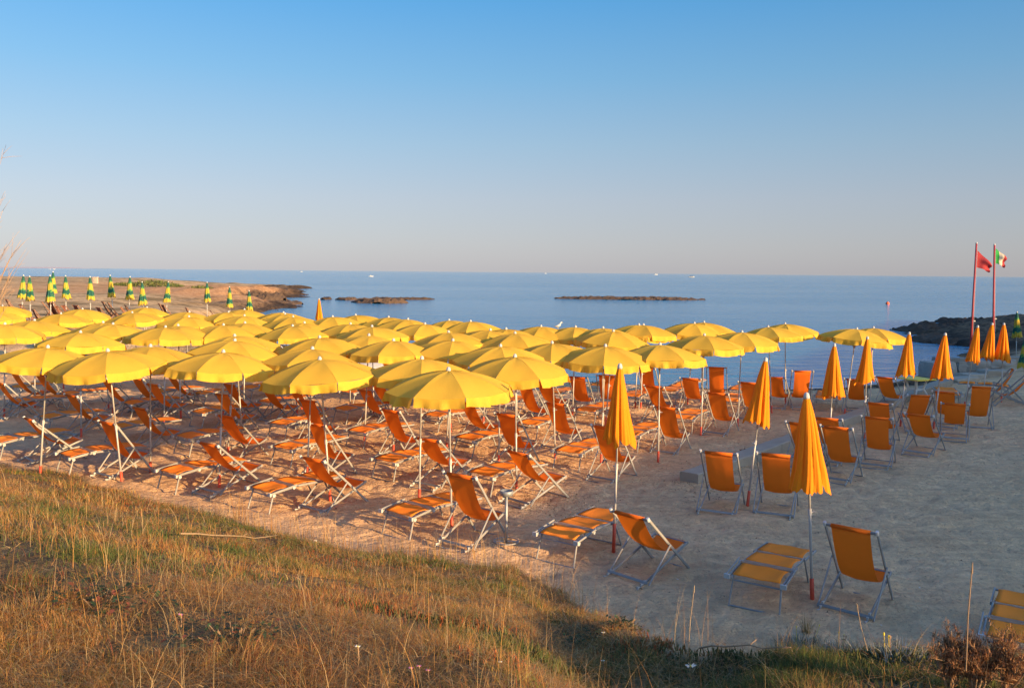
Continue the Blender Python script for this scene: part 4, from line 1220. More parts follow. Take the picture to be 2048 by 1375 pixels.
# small square post on the plateau
P = at_dist(191, 558, 120); g = tz(P.x, P.y)
b = MB(); b.box((0, 0, 0.0), (0.55, 0.45, 0.9)); b.box((0, 0, 0.48), (0.66, 0.56, 0.08)); b.box((0.0, -0.24, 0.1), (0.22, 0.04, 0.4))
tag(link('masonry_post', b.mesh('masonry_post', M['plaster']), loc=(P.x, P.y, g + 0.35)), 'small square masonry post on the far headland', 'post')

# buoy
P = at_z(1775, 608, SEA); root = empty('orange_buoy'); root.location = (P.x, P.y, SEA); root.scale = (0.75, 0.75, 0.75)
part('float', lathe([(0.02, -0.3), (0.34, -0.1), (0.34, 0.22), (0.2, 0.42), (0.04, 0.46)], M['buoy'], 'float', 12), root)
part('ring', lathe([(0.02, 0.44), (0.05, 0.5), (0.02, 0.54)], M['dark'], 'ring', 6), root)
tag(root, 'small orange buoy floating off the right shore', 'buoy')

# boats out at sea
def motorboat(x, y, L, lab, people=0, cabin=True, dist=None, white=True):
    P = at_z(x, y, SEA) if dist is None else at_dist(x, y, dist)
    root = empty('motor_boat'); root.location = (P.x, P.y, SEA - 0.1); L = L * 0.8
    hm = M['white'] if white else M['greypaint']
    rows = []
    for i in range(9):
        t = i / 8; w = L * 0.17 * max(0.02, 1 - max(0, t - 0.4) ** 2 / 0.36)
        z = L * 0.13 * (1 + 0.5 * t * t)
        rows.append([(t * L - L / 2, -w, z), (t * L - L / 2, -w * 0.7, 0.0), (t * L - L / 2, w * 0.7, 0.0), (t * L - L / 2, w, z)])
    b = MB(); b.grid(rows); b.add(rows[0], [(0, 1, 2, 3)]); b.grid([[r[0], r[3]] for r in rows])
    part('hull', b.mesh('hull', hm), root)
    if cabin:
        b = MB(); b.box((-L * 0.02, 0, L * 0.2), (L * 0.3, L * 0.2, L * 0.16)); b.box((-L * 0.02, 0, L * 0.29), (L * 0.36, L * 0.23, L * 0.02))
        part('cabin', b.mesh('cabin', M['white']), root)
        part('window', MB().box((L * 0.135, 0, L * 0.21), (L * 0.01, L * 0.16, L * 0.07)).mesh('window', M['glass']), root)
    tag(root, lab, 'boat', 'boats out on the sea')
    for k in range(people):
        q = empty('person'); q.location = (P.x - L * 0.15 + k * L * 0.25, P.y, SEA + L * 0.11)
        b = MB(); b.tube([(0, 0, 0), (0, 0, 0.35), (0, 0, 0.75), (0, 0, 1.15), (0, 0, 1.4), (0, 0, 1.48), (0, 0, 1.62), (0, 0, 1.72)], [0.24, 0.2, 0.24, 0.28, 0.16, 0.08, 0.12, 0.05], 8)
        b.tube([(0.02, -0.24, 1.3), (0.12, -0.34, 1.0), (0.34, -0.26, 0.85)], [0.075, 0.06, 0.04], 6)
        b.tube([(0.02, 0.24, 1.3), (0.12, 0.34, 1.0), (0.34, 0.26, 0.85)], [0.075, 0.06, 0.04], 6)
        part('body', b.mesh('body', M['dark'], True), q)
        tag(q, ['dark-clad person sitting at the left in the small boat near the horizon', 'dark-clad person at the right in the small boat near the horizon'][k], 'person')
    return root
motorboat(742, 553, 4.2, 'white motor boat in the middle of the bay, nearest of the boats')
motorboat(1383, 554.5, 8.5, 'low open grey boat with two people near the horizon', people=2, cabin=False, white=False)
motorboat(603, 543.5, 7, 'tiny white boat on the horizon left of the middle')
motorboat(108, 539, 9, 'white boat with a tall cabin on the horizon at the far left', dist=2300)
motorboat(100, 539, 8, 'low white boat just left of the tall-cabin one', cabin=False, dist=2400)
motorboat(1312, 548, 12, 'tiny white boat left of the two-person boat', dist=2600)
motorboat(1091, 545, 9, 'tiniest white boat on the horizon at the centre', dist=3000)

# gull on a canopy
P = at_dist(1116, 655, 22.75)
_b = MB()
_b.tube([(-0.15, 0, 0.10), (-0.08, 0, 0.10), (0.0, 0, 0.125), (0.07, 0, 0.17), (0.10, 0, 0.23), (0.125, 0, 0.27), (0.155, 0, 0.275), (0.175, 0, 0.265)], [0.010, 0.035, 0.062, 0.055, 0.034, 0.030, 0.026, 0.008], 10)
gr = empty('seagull'); gr.location = (P.x, P.y, P.z - 0.03); gr.rotation_euler = (0, 0, 0.1); gr.scale = (0.62, 0.62, 0.62)
part('body', _b.mesh('body', M['white'], True), gr)
part('beak', MB().tube([(0.172, 0, 0.265), (0.215, 0, 0.255)], [0.009, 0.002], 6).mesh('beak', M['tabletop']), gr)
for s in (-1, 1):
    part('leg', MB().tube([(0.0, s * 0.02, 0.08), (0.0, s * 0.02, -0.02)], 0.004, 5).mesh('leg', M['tabletop']), gr)
    part('wing', MB().tube([(0.06, s * 0.045, 0.155), (0.0, s * 0.058, 0.14), (-0.09, s * 0.04, 0.115), (-0.18, s * 0.012, 0.10)], [0.014, 0.03, 0.022, 0.004], 8).mesh('wing', M['white'], True), gr)
tag(gr, 'white gull perched on an open yellow canopy against the water', 'gull')

# ------------------------------------------------------------------ ADDED UNSEEN HOUSE FORM, sized to shade the right of the beach
nrm = Vector((0.877, -0.48, 0)); tdir = Vector((0.48, 0.877, 0)); org = Vector((-0.17, 12.7, 0))
DH = 32.0
house = empty('added_shade_house'); hp = org + nrm * (DH + 5) ; house.location = (hp.x, hp.y, 0)
rotm = Matrix.Rotation(math.atan2(tdir.y, tdir.x), 3, 'Z')
house.rotation_euler = (0, 0, math.atan2(tdir.y, tdir.x))
tan = math.tan(R(SUN_EL)) / 0.993
H0 = DH * tan
blocks = [(-4, 75, H0), (-16, -4, H0 - 0.35)]
for k, (t0, t1, h) in enumerate(blocks):
    b = MB(); b.box(((t0 + t1) / 2, -0.004 * k, h / 2 - 0.4), (t1 - t0 - 0.01, 10 - 0.008 * k, h + 0.8 - 0.2)); part('wall', b.mesh('wall', M['plaster']), house)
    b = MB(); b.box(((t0 + t1) / 2, 0, h - 0.1), (t1 - t0 - 0.006, 10.0, 0.2)); part('roof', b.mesh('roof', M['concrete']), house)
    n = max(1, int((t1 - t0) / 4))
    for j in range(n):
        xx = t0 + (j + 0.5) * (t1 - t0) / n
        part('window', MB().box((xx, 5.02, 2.6), (1.2, 0.08, 1.4)).mesh('window', M['glass']), house)
tag(house, 'added unseen flat-roofed block behind the viewer that shades the right of the beach', 'house')

# ------------------------------------------------------------------ VEGETATION
def np_mesh(name, co, faces, tint, m):
    """triangles/quads given as an (n, k) index array, one tint per vertex"""
    me = bpy.data.meshes.new(name)
    me.vertices.add(len(co)); me.vertices.foreach_set('co', co.astype(np.float32).ravel())
    me.loops.add(faces.size); me.loops.foreach_set('vertex_index', faces.astype(np.int32).ravel())
    me.polygons.add(len(faces)); me.polygons.foreach_set('loop_start', np.arange(0, faces.size, faces.shape[1], dtype=np.int32))
    me.update(calc_edges=True)
    a = me.attributes.new('tint', 'FLOAT_COLOR', 'POINT')
    c4 = np.ones((len(co), 4), np.float32); c4[:, :3] = tint; a.data.foreach_set('color', c4.ravel())
    me.materials.append(m)
    return me

def blades(x, y, z, h, w, yaw, lean, col, bend=1.0, seg=3):
    """vectorised tapering blades; col (n,3)"""
    n = len(x); k = seg + 1
    t = np.linspace(0, 1, k)[None, :]
    dx, dy = np.cos(yaw)[:, None], np.sin(yaw)[:, None]
    L_ = (lean * h)[:, None]
    off = L_ * (t ** (1 + bend))
    cx = x[:, None] + dx * off; cy = y[:, None] + dy * off
    cz = z[:, None] + h[:, None] * t * np.sqrt(np.maximum(0.05, 1 - np.minimum(0.95, (lean[:, None] * t) ** 2 * 0.5)))
    ww = w[:, None] * (1 - t * 0.92) * 0.5
    pa = rng.uniform(0, PI, n)
    px, py = np.cos(pa)[:, None], np.sin(pa)[:, None]
    Lv = np.stack([cx - px * ww, cy - py * ww, cz], -1); Rv = np.stack([cx + px * ww, cy + py * ww, cz], -1)
    co = np.stack([Lv, Rv], 2).reshape(n, k * 2, 3)
    base = (np.arange(n) * k * 2)[:, None]
    f = []
    for i in range(seg):
        f.append(np.concatenate([base + 2 * i, base + 2 * i + 1, base + 2 * i + 3, base + 2 * i + 2], 1))
    f = np.stack(f, 1).reshape(-1, 4)
    tint = np.repeat(col[:, None, :], k * 2, 1)
    return co.reshape(-1, 3), f, tint.reshape(-1, 3)

PAL = np.array([[0.43, 0.225, 0.065], [0.31, 0.145, 0.045], [0.13, 0.15, 0.038], [0.075, 0.10, 0.028], [0.27, 0.10, 0.045], [0.44, 0.31, 0.15]])

def scatter(n, wfun, ymax=None):
    """points on the bank with density falling off with distance from the viewer's place"""
    X = []; Y = []
    tot = 0
    while tot < n:
        m_ = n * 3
        r = 2.6 * (19.5 / 2.6) ** rng.random(m_)      # log distance
        a = rng.uniform(-0.66, 0.62, m_)
        x = r * np.sin(a); y = r * np.cos(a)
        d = toe(x) - y - grass_start(x)
        keep = (d > 0) & (rng.random(m_) < wfun(x, y, d))
        X.append(x[keep]); Y.append(y[keep]); tot += keep.sum()
    return np.concatenate(X)[:n], np.concatenate(Y)[:n]

def palette(x, y, kind):
    f1 = fbm(x / 1.3, y / 1.3, 41, 3); f2 = fbm(x / 0.55, y / 0.55, 57, 2); f3 = fbm(x / 0.9, y / 0.9, 63, 2)
    n = len(x); u = rng.random(n)
    shade_side = sstep(0.3, 2.0, x)               # the right of the bank is greener
    pg = np.clip(0.46 + 1.1 * f1 + 0.05 * shade_side, 0.05, 0.9)
    pr = np.clip(0.10 + 0.7 * (f3 - 0.1), 0.02, 0.6)
    idx = np.where(u < pg, np.where(rng.random(n) < 0.55, 2, 3), np.where(rng.random(n) < pr, 4, np.where(rng.random(n) < 0.5, 0, np.where(rng.random(n) < 0.6, 1, 5))))
    c = PAL[idx] * (0.75 + 0.5 * rng.random((n, 1))) * (1 + 0.12 * rng.standard_normal((n, 3)))
    return np.clip(c, 0.01, 0.8), f2

def build_grass():
    n = 290000
    x, y = scatter(n, lambda x, y, d: np.clip(0.36 + 2.1 * fbm(x / 0.32, y / 0.32, 71, 2), 0.06, 1) * np.clip(0.15 + d * 1.2, 0, 1))
    z = terrain(x, y) - 0.01
    col, f2 = palette(x, y, 0)
    r = np.hypot(x, y)
    tuft = fbm(x / 0.28, y / 0.28, 91, 2)
    h = (0.045 + 0.075 * rng.random(n) ** 1.8 + 0.085 * np.clip(tuft, -0.4, 1)) * (1 + 0.25 * f2)
    h = 0.80 * np.clip(h, 0.022, 0.26) * np.where(x < -2, 1.15, 1.0)
    w = (0.0028 + 0.0022 * rng.random(n)) * np.clip(r / 5.5, 0.75, 2.2)
    tx = vnoise(x / 0.22, y / 0.22, 5) * 2.5; yaw = tx * PI + rng.normal(0, 0.9, n)
    lean = np.abs(rng.normal(0.7, 0.7, n))
    co, f, t = blades(x, y, z, h, w, yaw, lean, col)
    o = link('dune_grass', np_mesh('dune_grass', co, f, t, M['plant'])); o['kind'] = 'stuff'
    o['label'] = 'dry straw and green grass covering the bank in front'; o['category'] = 'grass'
    # dead grass lying in a mat
    n = 60000
    x, y = scatter(n, lambda x, y, d: np.clip(0.4 + fbm(x / 0.8, y / 0.8, 12, 2), 0.05, 1) * np.clip(0.3 + d, 0, 1))
    z = terrain(x, y) + 0.02 + 0.05 * rng.random(n)
    col = PAL[rng.choice([0, 5, 1, 4], n, p=[0.4, 0.25, 0.25, 0.1])] * (0.7 + 0.5 * rng.random((n, 1)))
    h = 0.03 + 0.05 * rng.random(n); lean = rng.uniform(1.5, 5, n)
    w = 0.003 * np.clip(np.hypot(x, y) / 5.5, 0.7, 2.2)
    co, f, t = blades(x, y, z, h, w, rng.uniform(0, 2 * PI, n), lean, col, bend=0.2)
    o = link('dead_grass', np_mesh('dead_grass', co, f, t, M['plant'])); o['kind'] = 'stuff'; o['label'] = 'dead straw lying flat between the tufts'; o['category'] = 'grass'
    # long thin stalks, many bent
    n = 1500
    x, y = scatter(n, lambda x, y, d: np.clip(0.15 + 1.3 * (fbm(x / 1.0, y / 1.0, 33, 2) + 0.15), 0.02, 1))
    # a fringe of stalks along the edge of the bank
    m_ = 500
    ex = rng.uniform(-4.2, 1.3, m_); ey = toe(ex) - grass_start(ex) + rng.normal(-0.15, 0.25, m_)
    x = np.concatenate([x, ex]); y = np.concatenate([y, ey]); n = len(x)
    z = terrain(x, y)
    h = 0.16 + 0.26 * rng.random(n) ** 1.6; h[-m_:] = 0.2 + 0.3 * rng.random(m_)
    lean = np.abs(rng.normal(0.35, 0.4, n)); lean[-m_:] *= 0.7
    col = PAL[rng.choice([0, 5, 1], n, p=[0.4, 0.4, 0.2])] * (0.8 + 0.4 * rng.random((n, 1)))
    w = (0.0026 + 0.001 * rng.random(n)) * np.clip(np.hypot(x, y) / 6, 0.8, 2.0)
    co, f, t = blades(x, y, z, h, w, rng.uniform(0, 2 * PI, n), lean, col, bend=1.2, seg=5)
    o = link('grass_stalks', np_mesh('grass_stalks', co, f, t, M['plant'])); o['kind'] = 'stuff'; o['label'] = 'long thin dry stalks rising above the grass'; o['category'] = 'grass'
build_grass()

def fingers(name, cx, cy, rad, n, cols, hmin, hmax, wid, label):
    """fleshy upright leaves (sour fig): three-sided tapering fingers"""
    x = cx + rng.normal(0, rad, n); y = cy + rng.normal(0, rad * 0.7, n)
    keep = (toe(x) - y) > 0.05
    x = x[keep]; y = y[keep]; n = len(x)
    z = terrain(x, y) - 0.01
    h = rng.uniform(hmin, hmax, n); yaw = rng.uniform(0, 2 * PI, n); lean = np.abs(rng.normal(0.3, 0.25, n))
    col = cols[rng.integers(0, len(cols), n)] * (0.75 + 0.5 * rng.random((n, 1)))
    k = 4; t = np.array([0, 0.4, 0.8, 1.0]); prof = np.array([0.7, 1.0, 0.7, 0.08])
    co = np.zeros((n, k, 3, 3))
    for i in range(k):
        ox = np.cos(yaw) * lean * h * t[i] ** 1.5; oy = np.sin(yaw) * lean * h * t[i] ** 1.5
        for j in range(3):
            a = yaw + j * 2 * PI / 3
            co[:, i, j, 0] = x + ox + np.cos(a) * wid * prof[i]; co[:, i, j, 1] = y + oy + np.sin(a) * wid * prof[i]; co[:, i, j, 2] = z + h * t[i]
    base = (np.arange(n) * k * 3)[:, None]; f = []
    for i in range(k - 1):
        for j in range(3):
            j2 = (j + 1) % 3
            f.append(np.concatenate([base + i * 3 + j, base + i * 3 + j2, base + (i + 1) * 3 + j2, base + (i + 1) * 3 + j], 1))
    f = np.stack(f, 1).reshape(-1, 4)
    tint = np.repeat(col[:, None, :], k * 3, 1)
    tip = tint.reshape(n, k, 3, 3); tip[:, 2:, :, :] *= np.array([1.2, 0.95, 0.85])
    o = link(name, np_mesh(name, co.reshape(-1, 3), f, np.clip(tint.reshape(-1, 3), 0, 0.8), M['plant']))
    o['kind'] = 'stuff'; o['label'] = label; o['category'] = 'ground cover'
FIG = np.array([[0.10, 0.12, 0.04], [0.07, 0.10, 0.04], [0.30, 0.09, 0.03], [0.16, 0.12, 0.05], [0.27, 0.12, 0.05]])
GRN = np.array([[0.06, 0.09, 0.035], [0.09, 0.12, 0.045], [0.12, 0.12, 0.05]])
for (x, y, rad, n, cols, lab) in ((830, 1235, 0.30, 500, FIG, 'reddish fleshy fingers of sour fig in the middle of the bank'),
        (960, 1180, 0.30, 350, GRN, 'green sour fig fingers behind the reddish ones'), (210, 1000, 0.55, 600, FIG, 'orange-tinged sour fig near the edge of the sand at the left'),
        (1000, 1330, 0.15, 160, FIG, 'few sour fig fingers with orange tips, low in the middle'), (1100, 1330, 0.2, 220, GRN, 'green sour fig fingers right of the orange-tipped ones'),
        (1290, 1300, 0.28, 450, FIG, 'sunlit sour fig on the crest where the sand begins'), (1450, 1330, 0.35, 600, GRN, 'dark green sour fig along the shaded edge of the bank'),
        (1750, 1330, 0.4, 700, GRN, 'dark green sour fig right of the silver plant'), (300, 1130, 0.5, 500, GRN, 'green sour fig between the straw at the left'),
        (620, 1120, 0.5, 500, FIG, 'reddish sour fig below the driftwood stick')):
    P = on_ground(x, y)
    fingers('sour_fig', P.x, P.y, rad, n, cols, 0.035, 0.08, 0.006, lab)

# broad-leaved dark patches: countable leafy plants
def leafy_plant(px, py, rad, n, label, cols, size=0.022, hh=0.09, name='leafy_plant', elong=1.0):
    P = on_ground(px, py); root = empty(name); root.location = P
    x = rng.normal(0, rad, n); y = rng.normal(0, rad * 0.6, n)
    zg = terrain(P.x + x, P.y + y) - P.z
    z = zg + rng.uniform(0.01, hh, n)
    a = rng.uniform(0, 2 * PI, n); tlt = rng.normal(0, 0.5, n); s = size * rng.uniform(0.6, 1.2, n)
    shp = np.array([(0, 0), (0.5, 0.45), (1.0, 0.40), (1.3, 0), (1.0, -0.40), (0.5, -0.45)]); shp[:, 0] *= elong
    co = np.zeros((n, 6, 3))
    for i, (u, v) in enumerate(shp):
        co[:, i, 0] = x + s * (np.cos(a) * u - np.sin(a) * v); co[:, i, 1] = y + s * (np.sin(a) * u + np.cos(a) * v)
        co[:, i, 2] = z + s * u * np.sin(tlt) + s * abs(v) * 0.4
    f = np.arange(n * 6).reshape(n, 6)
    col = cols[rng.integers(0, len(cols), n)] * (0.7 + 0.6 * rng.random((n, 1)))
    part('leaves', np_mesh('leaves', co.reshape(-1, 3), f, np.clip(np.repeat(col[:, None], 6, 1).reshape(-1, 3), 0, 0.8), M['plant']), root)
    b = MB()
    for k in range(14):
        q = Vector((random.gauss(0, rad * 0.6), random.gauss(0, rad * 0.4), hh * 0.7)); b.tube([(q.x * 0.3, q.y * 0.3, -0.02), q], 0.002, 4)
    part('stems', b.mesh('stems', M['twig']), root)
    tag(root, label, 'plant'); return root
DG = np.array([[0.04, 0.07, 0.03], [0.05, 0.085, 0.035], [0.035, 0.055, 0.03], [0.22, 0.07, 0.04]])
leafy_plant(470, 1285, 0.13, 260, 'dark green leafy plant low between the straw in the lower left half', DG)
leafy_plant(200, 1215, 0.16, 320, 'spreading leafy plant with some red leaves at the left of the bank', DG)
leafy_plant(1240, 1255, 0.14, 280, 'dark green leafy plant on the crest in front of the sand', DG[:3])
leafy_plant(1150, 1290, 0.10, 160, 'small dark leafy plant left below the crest', DG[:3])

def blade_plant(px, py, label, n, rad, h0, h1, w, cols, name, droop=0.4, P=None):
    P = on_ground(px, py) if P is None else P
    root = empty(name); root.location = P
    x = rng.normal(0, rad, n); y = rng.normal(0, rad * 0.7, n); z = terrain(P.x + x, P.y + y) - P.z - 0.02
    h = rng.uniform(h0, h1, n)
    yaw = np.arctan2(y, x) + rng.normal(0, 0.7, n); lean = np.abs(rng.normal(droop, 0.3, n))
    col = cols[rng.integers(0, len(cols), n)] * (0.8 + 0.4 * rng.random((n, 1)))
    co, f, t = blades(x, y, z, h, np.full(n, w), yaw, lean, col)
    part('leaves', np_mesh('leaves', co, f, np.clip(t, 0, 0.9), M['plant']), root)
    return root
SIL = np.array([[0.33, 0.34, 0.30], [0.25, 0.27, 0.22], [0.40, 0.41, 0.37], [0.12, 0.14, 0.09], [0.10, 0.12, 0.06]])
for (x, y, lab, n, rad) in ((1600, 1285, 'silver-leaved plant with yellow buds in front of the nearest lounger', 420, 0.10),
        (1680, 1300, 'silver-leaved plant right of the budded one, at the edge of the bank', 420, 0.10),
        (1790, 1320, 'low silver-leaved plant left of the dry shrub', 260, 0.10)):
    r_ = blade_plant(x, y, lab, n, rad, 0.06, 0.14, 0.010, SIL, 'silver_plant', 0.5)
    for k in range(4):
        b = MB(); q = Vector((random.gauss(0, rad), random.gauss(0, rad * 0.5), random.uniform(0.13, 0.18)))
        b.tube([(q.x * 0.8, q.y, 0.02), q], 0.002, 4)
        b.tube([q - Vector((0, 0, 0.004)), q + Vector((0, 0, 0.012))], [0.006, 0.004], 6)
        part('flower_stem', b.mesh('flower_stem', M['tabletop'] if k % 2 else M['twig']), r_)
    tag(r_, lab, 'plant', 'silver-leaved plants')
TAN = np.array([[0.50, 0.32, 0.13], [0.42, 0.26, 0.10], [0.18, 0.16, 0.06]])
r_ = blade_plant(1612, 1262, '', 60, 0.03, 0.14, 0.26, 0.006, TAN, 'grass_tuft', 0.25); tag(r_, 'upright tuft of tan grass behind the silver plant', 'grass tuft')
r_ = blade_plant(1560, 1290, '', 16, 0.02, 0.25, 0.34, 0.003, TAN[:2], 'grass_tuft', 0.9); tag(r_, 'long dry stalks arching left before the nearest lounger', 'grass tuft')

# dry shrub at the right, sunlit tips
def shrub(px, py, Yd, w, h, label, seed):
    top = at_dist(px, py, Yd); g = tz(top.x, top.y)
    root = empty('dry_shrub'); root.location = (top.x, top.y, g)
    H_ = top.z - g
    rr = random.Random(seed); b = MB(); tips = []
    for k in range(16):
        a = rr.uniform(0, 2 * PI); sp = rr.uniform(0.1, 1.0) * w
        p = [Vector((0, 0, -0.03))]
        end = Vector((math.cos(a) * sp, math.sin(a) * sp * 0.7, H_ * rr.uniform(0.6, 1.0) * (1 - 0.35 * sp / w)))
        for q in (0.35, 0.7, 1.0):
            p.append(Vector((0, 0, 0)).lerp(end, q) + Vector((rr.gauss(0, 0.012), rr.gauss(0, 0.012), 0)))
        b.tube(p, [0.006, 0.005, 0.004, 0.002], 5)
        for q in range(9):
            s0 = p[1].lerp(p[3], rr.random()); e0 = s0 + Vector((rr.gauss(0, 0.045), rr.gauss(0, 0.035), rr.uniform(0.0, 0.07)))
            b.tube([s0, e0], [0.0025, 0.001], 4); tips.append((s0, e0))
    part('branches', b.mesh('branches', M['twig']), root)
    n = len(tips) * 26
    s0 = np.array([t[0] for t in tips]).repeat(26, 0); e0 = np.array([t[1] for t in tips]).repeat(26, 0)
    c = s0 + (e0 - s0) * rng.random((n, 1)) * 1.15 + rng.normal(0, 0.006, (n, 3))
    cols = np.array([[0.34, 0.15, 0.07], [0.24, 0.11, 0.05], [0.42, 0.22, 0.10], [0.14, 0.09, 0.045]])[rng.integers(0, 4, n)] * (0.7 + 0.5 * rng.random((n, 1)))
    co, f, t = blades(c[:, 0], c[:, 1], c[:, 2], rng.uniform(0.012, 0.03, n), np.full(n, 0.0042), rng.uniform(0, 2 * PI, n), np.abs(rng.normal(0.9, 0.6, n)), cols, seg=2)
    part('foliage', np_mesh('foliage', co, f, t, M['plant']), root)
    tag(root, label, 'shrub', 'dry reddish shrubs at the lower right')
shrub(1905, 1243, 4.15, 0.085, 0, 'leftmost dry reddish shrub at the lower right', 1)
shrub(1957, 1250, 4.10, 0.10, 0, 'middle dry reddish shrub, behind the tall single stalk', 2)
shrub(2022, 1242, 4.05, 0.11, 0, 'rightmost dry reddish shrub covering the cut-off lounger', 3)

# added unseen bushes right of the camera, placed to shade the grass
def shade_bush(u, w, top, rad, label):
    x0 = w * 0.82 + u * 0.57; y0 = w * -0.57 + u * 0.82; g = tz(x0, y0)
    root = empty('added_shade_bush'); root.location = (x0, y0, g); H_ = top - g
    n = 4200
    d = rng.normal(0, 1, (n, 3)); d /= np.linalg.norm(d, axis=1)[:, None]
    rr_ = (rng.random(n) ** 0.4) * (1 + 0.25 * fbm(d[:, 0] * 2 + u, d[:, 1] * 2 + d[:, 2] * 3, 3, 2))
    c = d * rr_[:, None] * np.array([rad, rad, H_ * 0.5]); c[:, 2] += H_ * 0.5
    col = np.array([[0.07, 0.09, 0.035], [0.10, 0.12, 0.05], [0.05, 0.07, 0.03]])[rng.integers(0, 3, n)]
    co, f, t = blades(c[:, 0], c[:, 1], c[:, 2], rng.uniform(0.06, 0.13, n), np.full(n, 0.05), rng.uniform(0, 2 * PI, n), rng.uniform(0, 2, n), col, seg=2)
    part('foliage', np_mesh('foliage', co, f, t, M['plant']), root)
    b = MB()
    for k in range(7):
        a = k * 0.9; b.tube([(0, 0, -0.1), (math.cos(a) * rad * 0.3, math.sin(a) * rad * 0.3, H_ * 0.45), (math.cos(a) * rad * 0.7, math.sin(a) * rad * 0.7, H_ * 0.8)], [0.03, 0.02, 0.008], 6)
    part('branches', b.mesh('branches', M['twig']), root)
    tag(root, label, 'bush', 'added shade bushes behind the viewer')
shade_bush(2.5, 2.7, 2.85, 0.5, 'added shade bush outside the view, nearest behind the camera')
shade_bush(3.8, 2.5, 2.4, 0.6, 'added shade bush outside the view, second behind the camera')
shade_bush(5.1, 2.3, 1.95, 0.6, 'added shade bush outside the view, third from the camera')
shade_bush(6.4, 2.5, 1.9, 0.6, 'added shade bush outside the view, farthest from the camera')

# dry weed and shell bits lying on the sand
def litter():
    X = []; Y = []
    def spot(px, py, rx, ry, n):
        P = at_z(px, py, 0); X.append(P.x + rng.normal(0, rx, n)); Y.append(P.y + rng.normal(0, ry, n))
    spot(1410, 975, 0.5, 0.35, 420); spot(1475, 945, 0.35, 0.6, 300); spot(1120, 990, 0.5, 0.5, 420); spot(1060, 1010, 0.5, 0.5, 250); spot(1230, 930, 0.8, 0.6, 120); spot(1560, 915, 0.4, 0.8, 160)
    n = 2600; X.append(rng.uniform(-3, 13, n)); Y.append(rng.uniform(7.5, 26, n))
    t = rng.random(5200); xs = -6 + 22 * t
    ys = np.interp(xs, [-9, -3, 3, 8, 12, 15, 17.5], [44, 38, 33, 31, 32, 34, 37]) - 1.5 + rng.normal(0, 0.45, 5200) + 0.4 * vnoise(xs * 1.3, xs * 0, 3)
    X.append(xs); Y.append(ys)
    x = np.concatenate(X); y = np.concatenate(Y); n = len(x)
    keep = (toe(x) - y) < -0.1; x = x[keep]; y = y[keep]; n = len(x)
    z = terrain(x, y) + 0.006
    a = rng.uniform(0, 2 * PI, n); L_ = rng.uniform(0.006, 0.022, n) * np.where(y > 27, 3.0, 1.0); w = L_ * rng.uniform(0.25, 0.7, n)
    co = np.zeros((n, 4, 3))
    for i, (u, v) in enumerate(((-1, 0), (0, -1), (1, 0), (0, 1))):
        co[:, i, 0] = x + np.cos(a) * u * L_ - np.sin(a) * v * w; co[:, i, 1] = y + np.sin(a) * u * L_ + np.cos(a) * v * w
        co[:, i, 2] = z + rng.uniform(0, 0.35, n) * L_ * (1 + u)
    cols = np.array([[0.07, 0.045, 0.025], [0.12, 0.08, 0.045], [0.05, 0.035, 0.02], [0.6, 0.55, 0.48]])[rng.choice(4, n, p=[0.36, 0.36, 0.22, 0.06])]
    o = link('beach_litter', np_mesh('beach_litter', co.reshape(-1, 3), np.arange(n * 4).reshape(n, 4), np.repeat(cols[:, None], 4, 1).reshape(-1, 3), M['plant']))
    o['kind'] = 'stuff'; o['label'] = 'dark dry seaweed bits and shell crumbs strewn on the sand'; o['category'] = 'beach litter'
litter()

# single tall stalks
def stalk(px0, py0, px1, py1, Yd, r, label, m=M['twig']):
    a = at_dist(px0, py0, Yd); b_ = at_dist(px1, py1, Yd)
    b = MB(); mid = a.lerp(b_, 0.5) + Vector((-0.006, 0, 0))
    b.tube([Vector((0, 0, 0)), mid - a, b_ - a], [r, r, r * 0.8], 6)
    b.tube([(b_ - a) * 0.9, b_ - a], [r * 1.6, r * 0.6], 6)
    tag(link('dry_stalk', b.mesh('dry_stalk', m), loc=a), label, 'stalk')
stalk(1932, 1340, 1945, 1124, 3.9, 0.0028, 'tall thin dry stalk standing in front of the middle shrub')
stalk(1735, 1300, 1713, 1205, 4.5, 0.002, 'thin dry stalk in front of the nearest deck chair', M['drift'])
stalk(1376, 1310, 1389, 1170, 5.2, 0.0025, 'thin dry stalk on the crest before the shaded sand', M['drift'])

# driftwood sticks
def stick(a, b_, r, label, m):
    A = on_ground(*a); B = on_ground(*b_)
    pts = []
    for i in range(8):
        p = A.lerp(B, i / 7); p.z = tz(p.x, p.y) + 0.10 + 0.01 * math.sin(i * 2.1); pts.append(p - A)
    bb = MB(); bb.tube(pts, [r * (1.0 - 0.05 * i) for i in range(8)], 8)
    k = pts[4]; bb.tube([k, k + Vector((0.05, 0.03, 0.02))], [r * 0.6, r * 0.3], 6)
    tag(link('driftwood_stick', bb.mesh('driftwood_stick', m, True), loc=A), label, 'stick')
stick((362, 1090), (555, 1089), 0.0075, 'long pale driftwood stick lying in the straw at the left', M['drift'])
stick((1398, 1332), (1580, 1334), 0.005, 'grey stick lying in the shaded grass at the lower right', M['twig'])

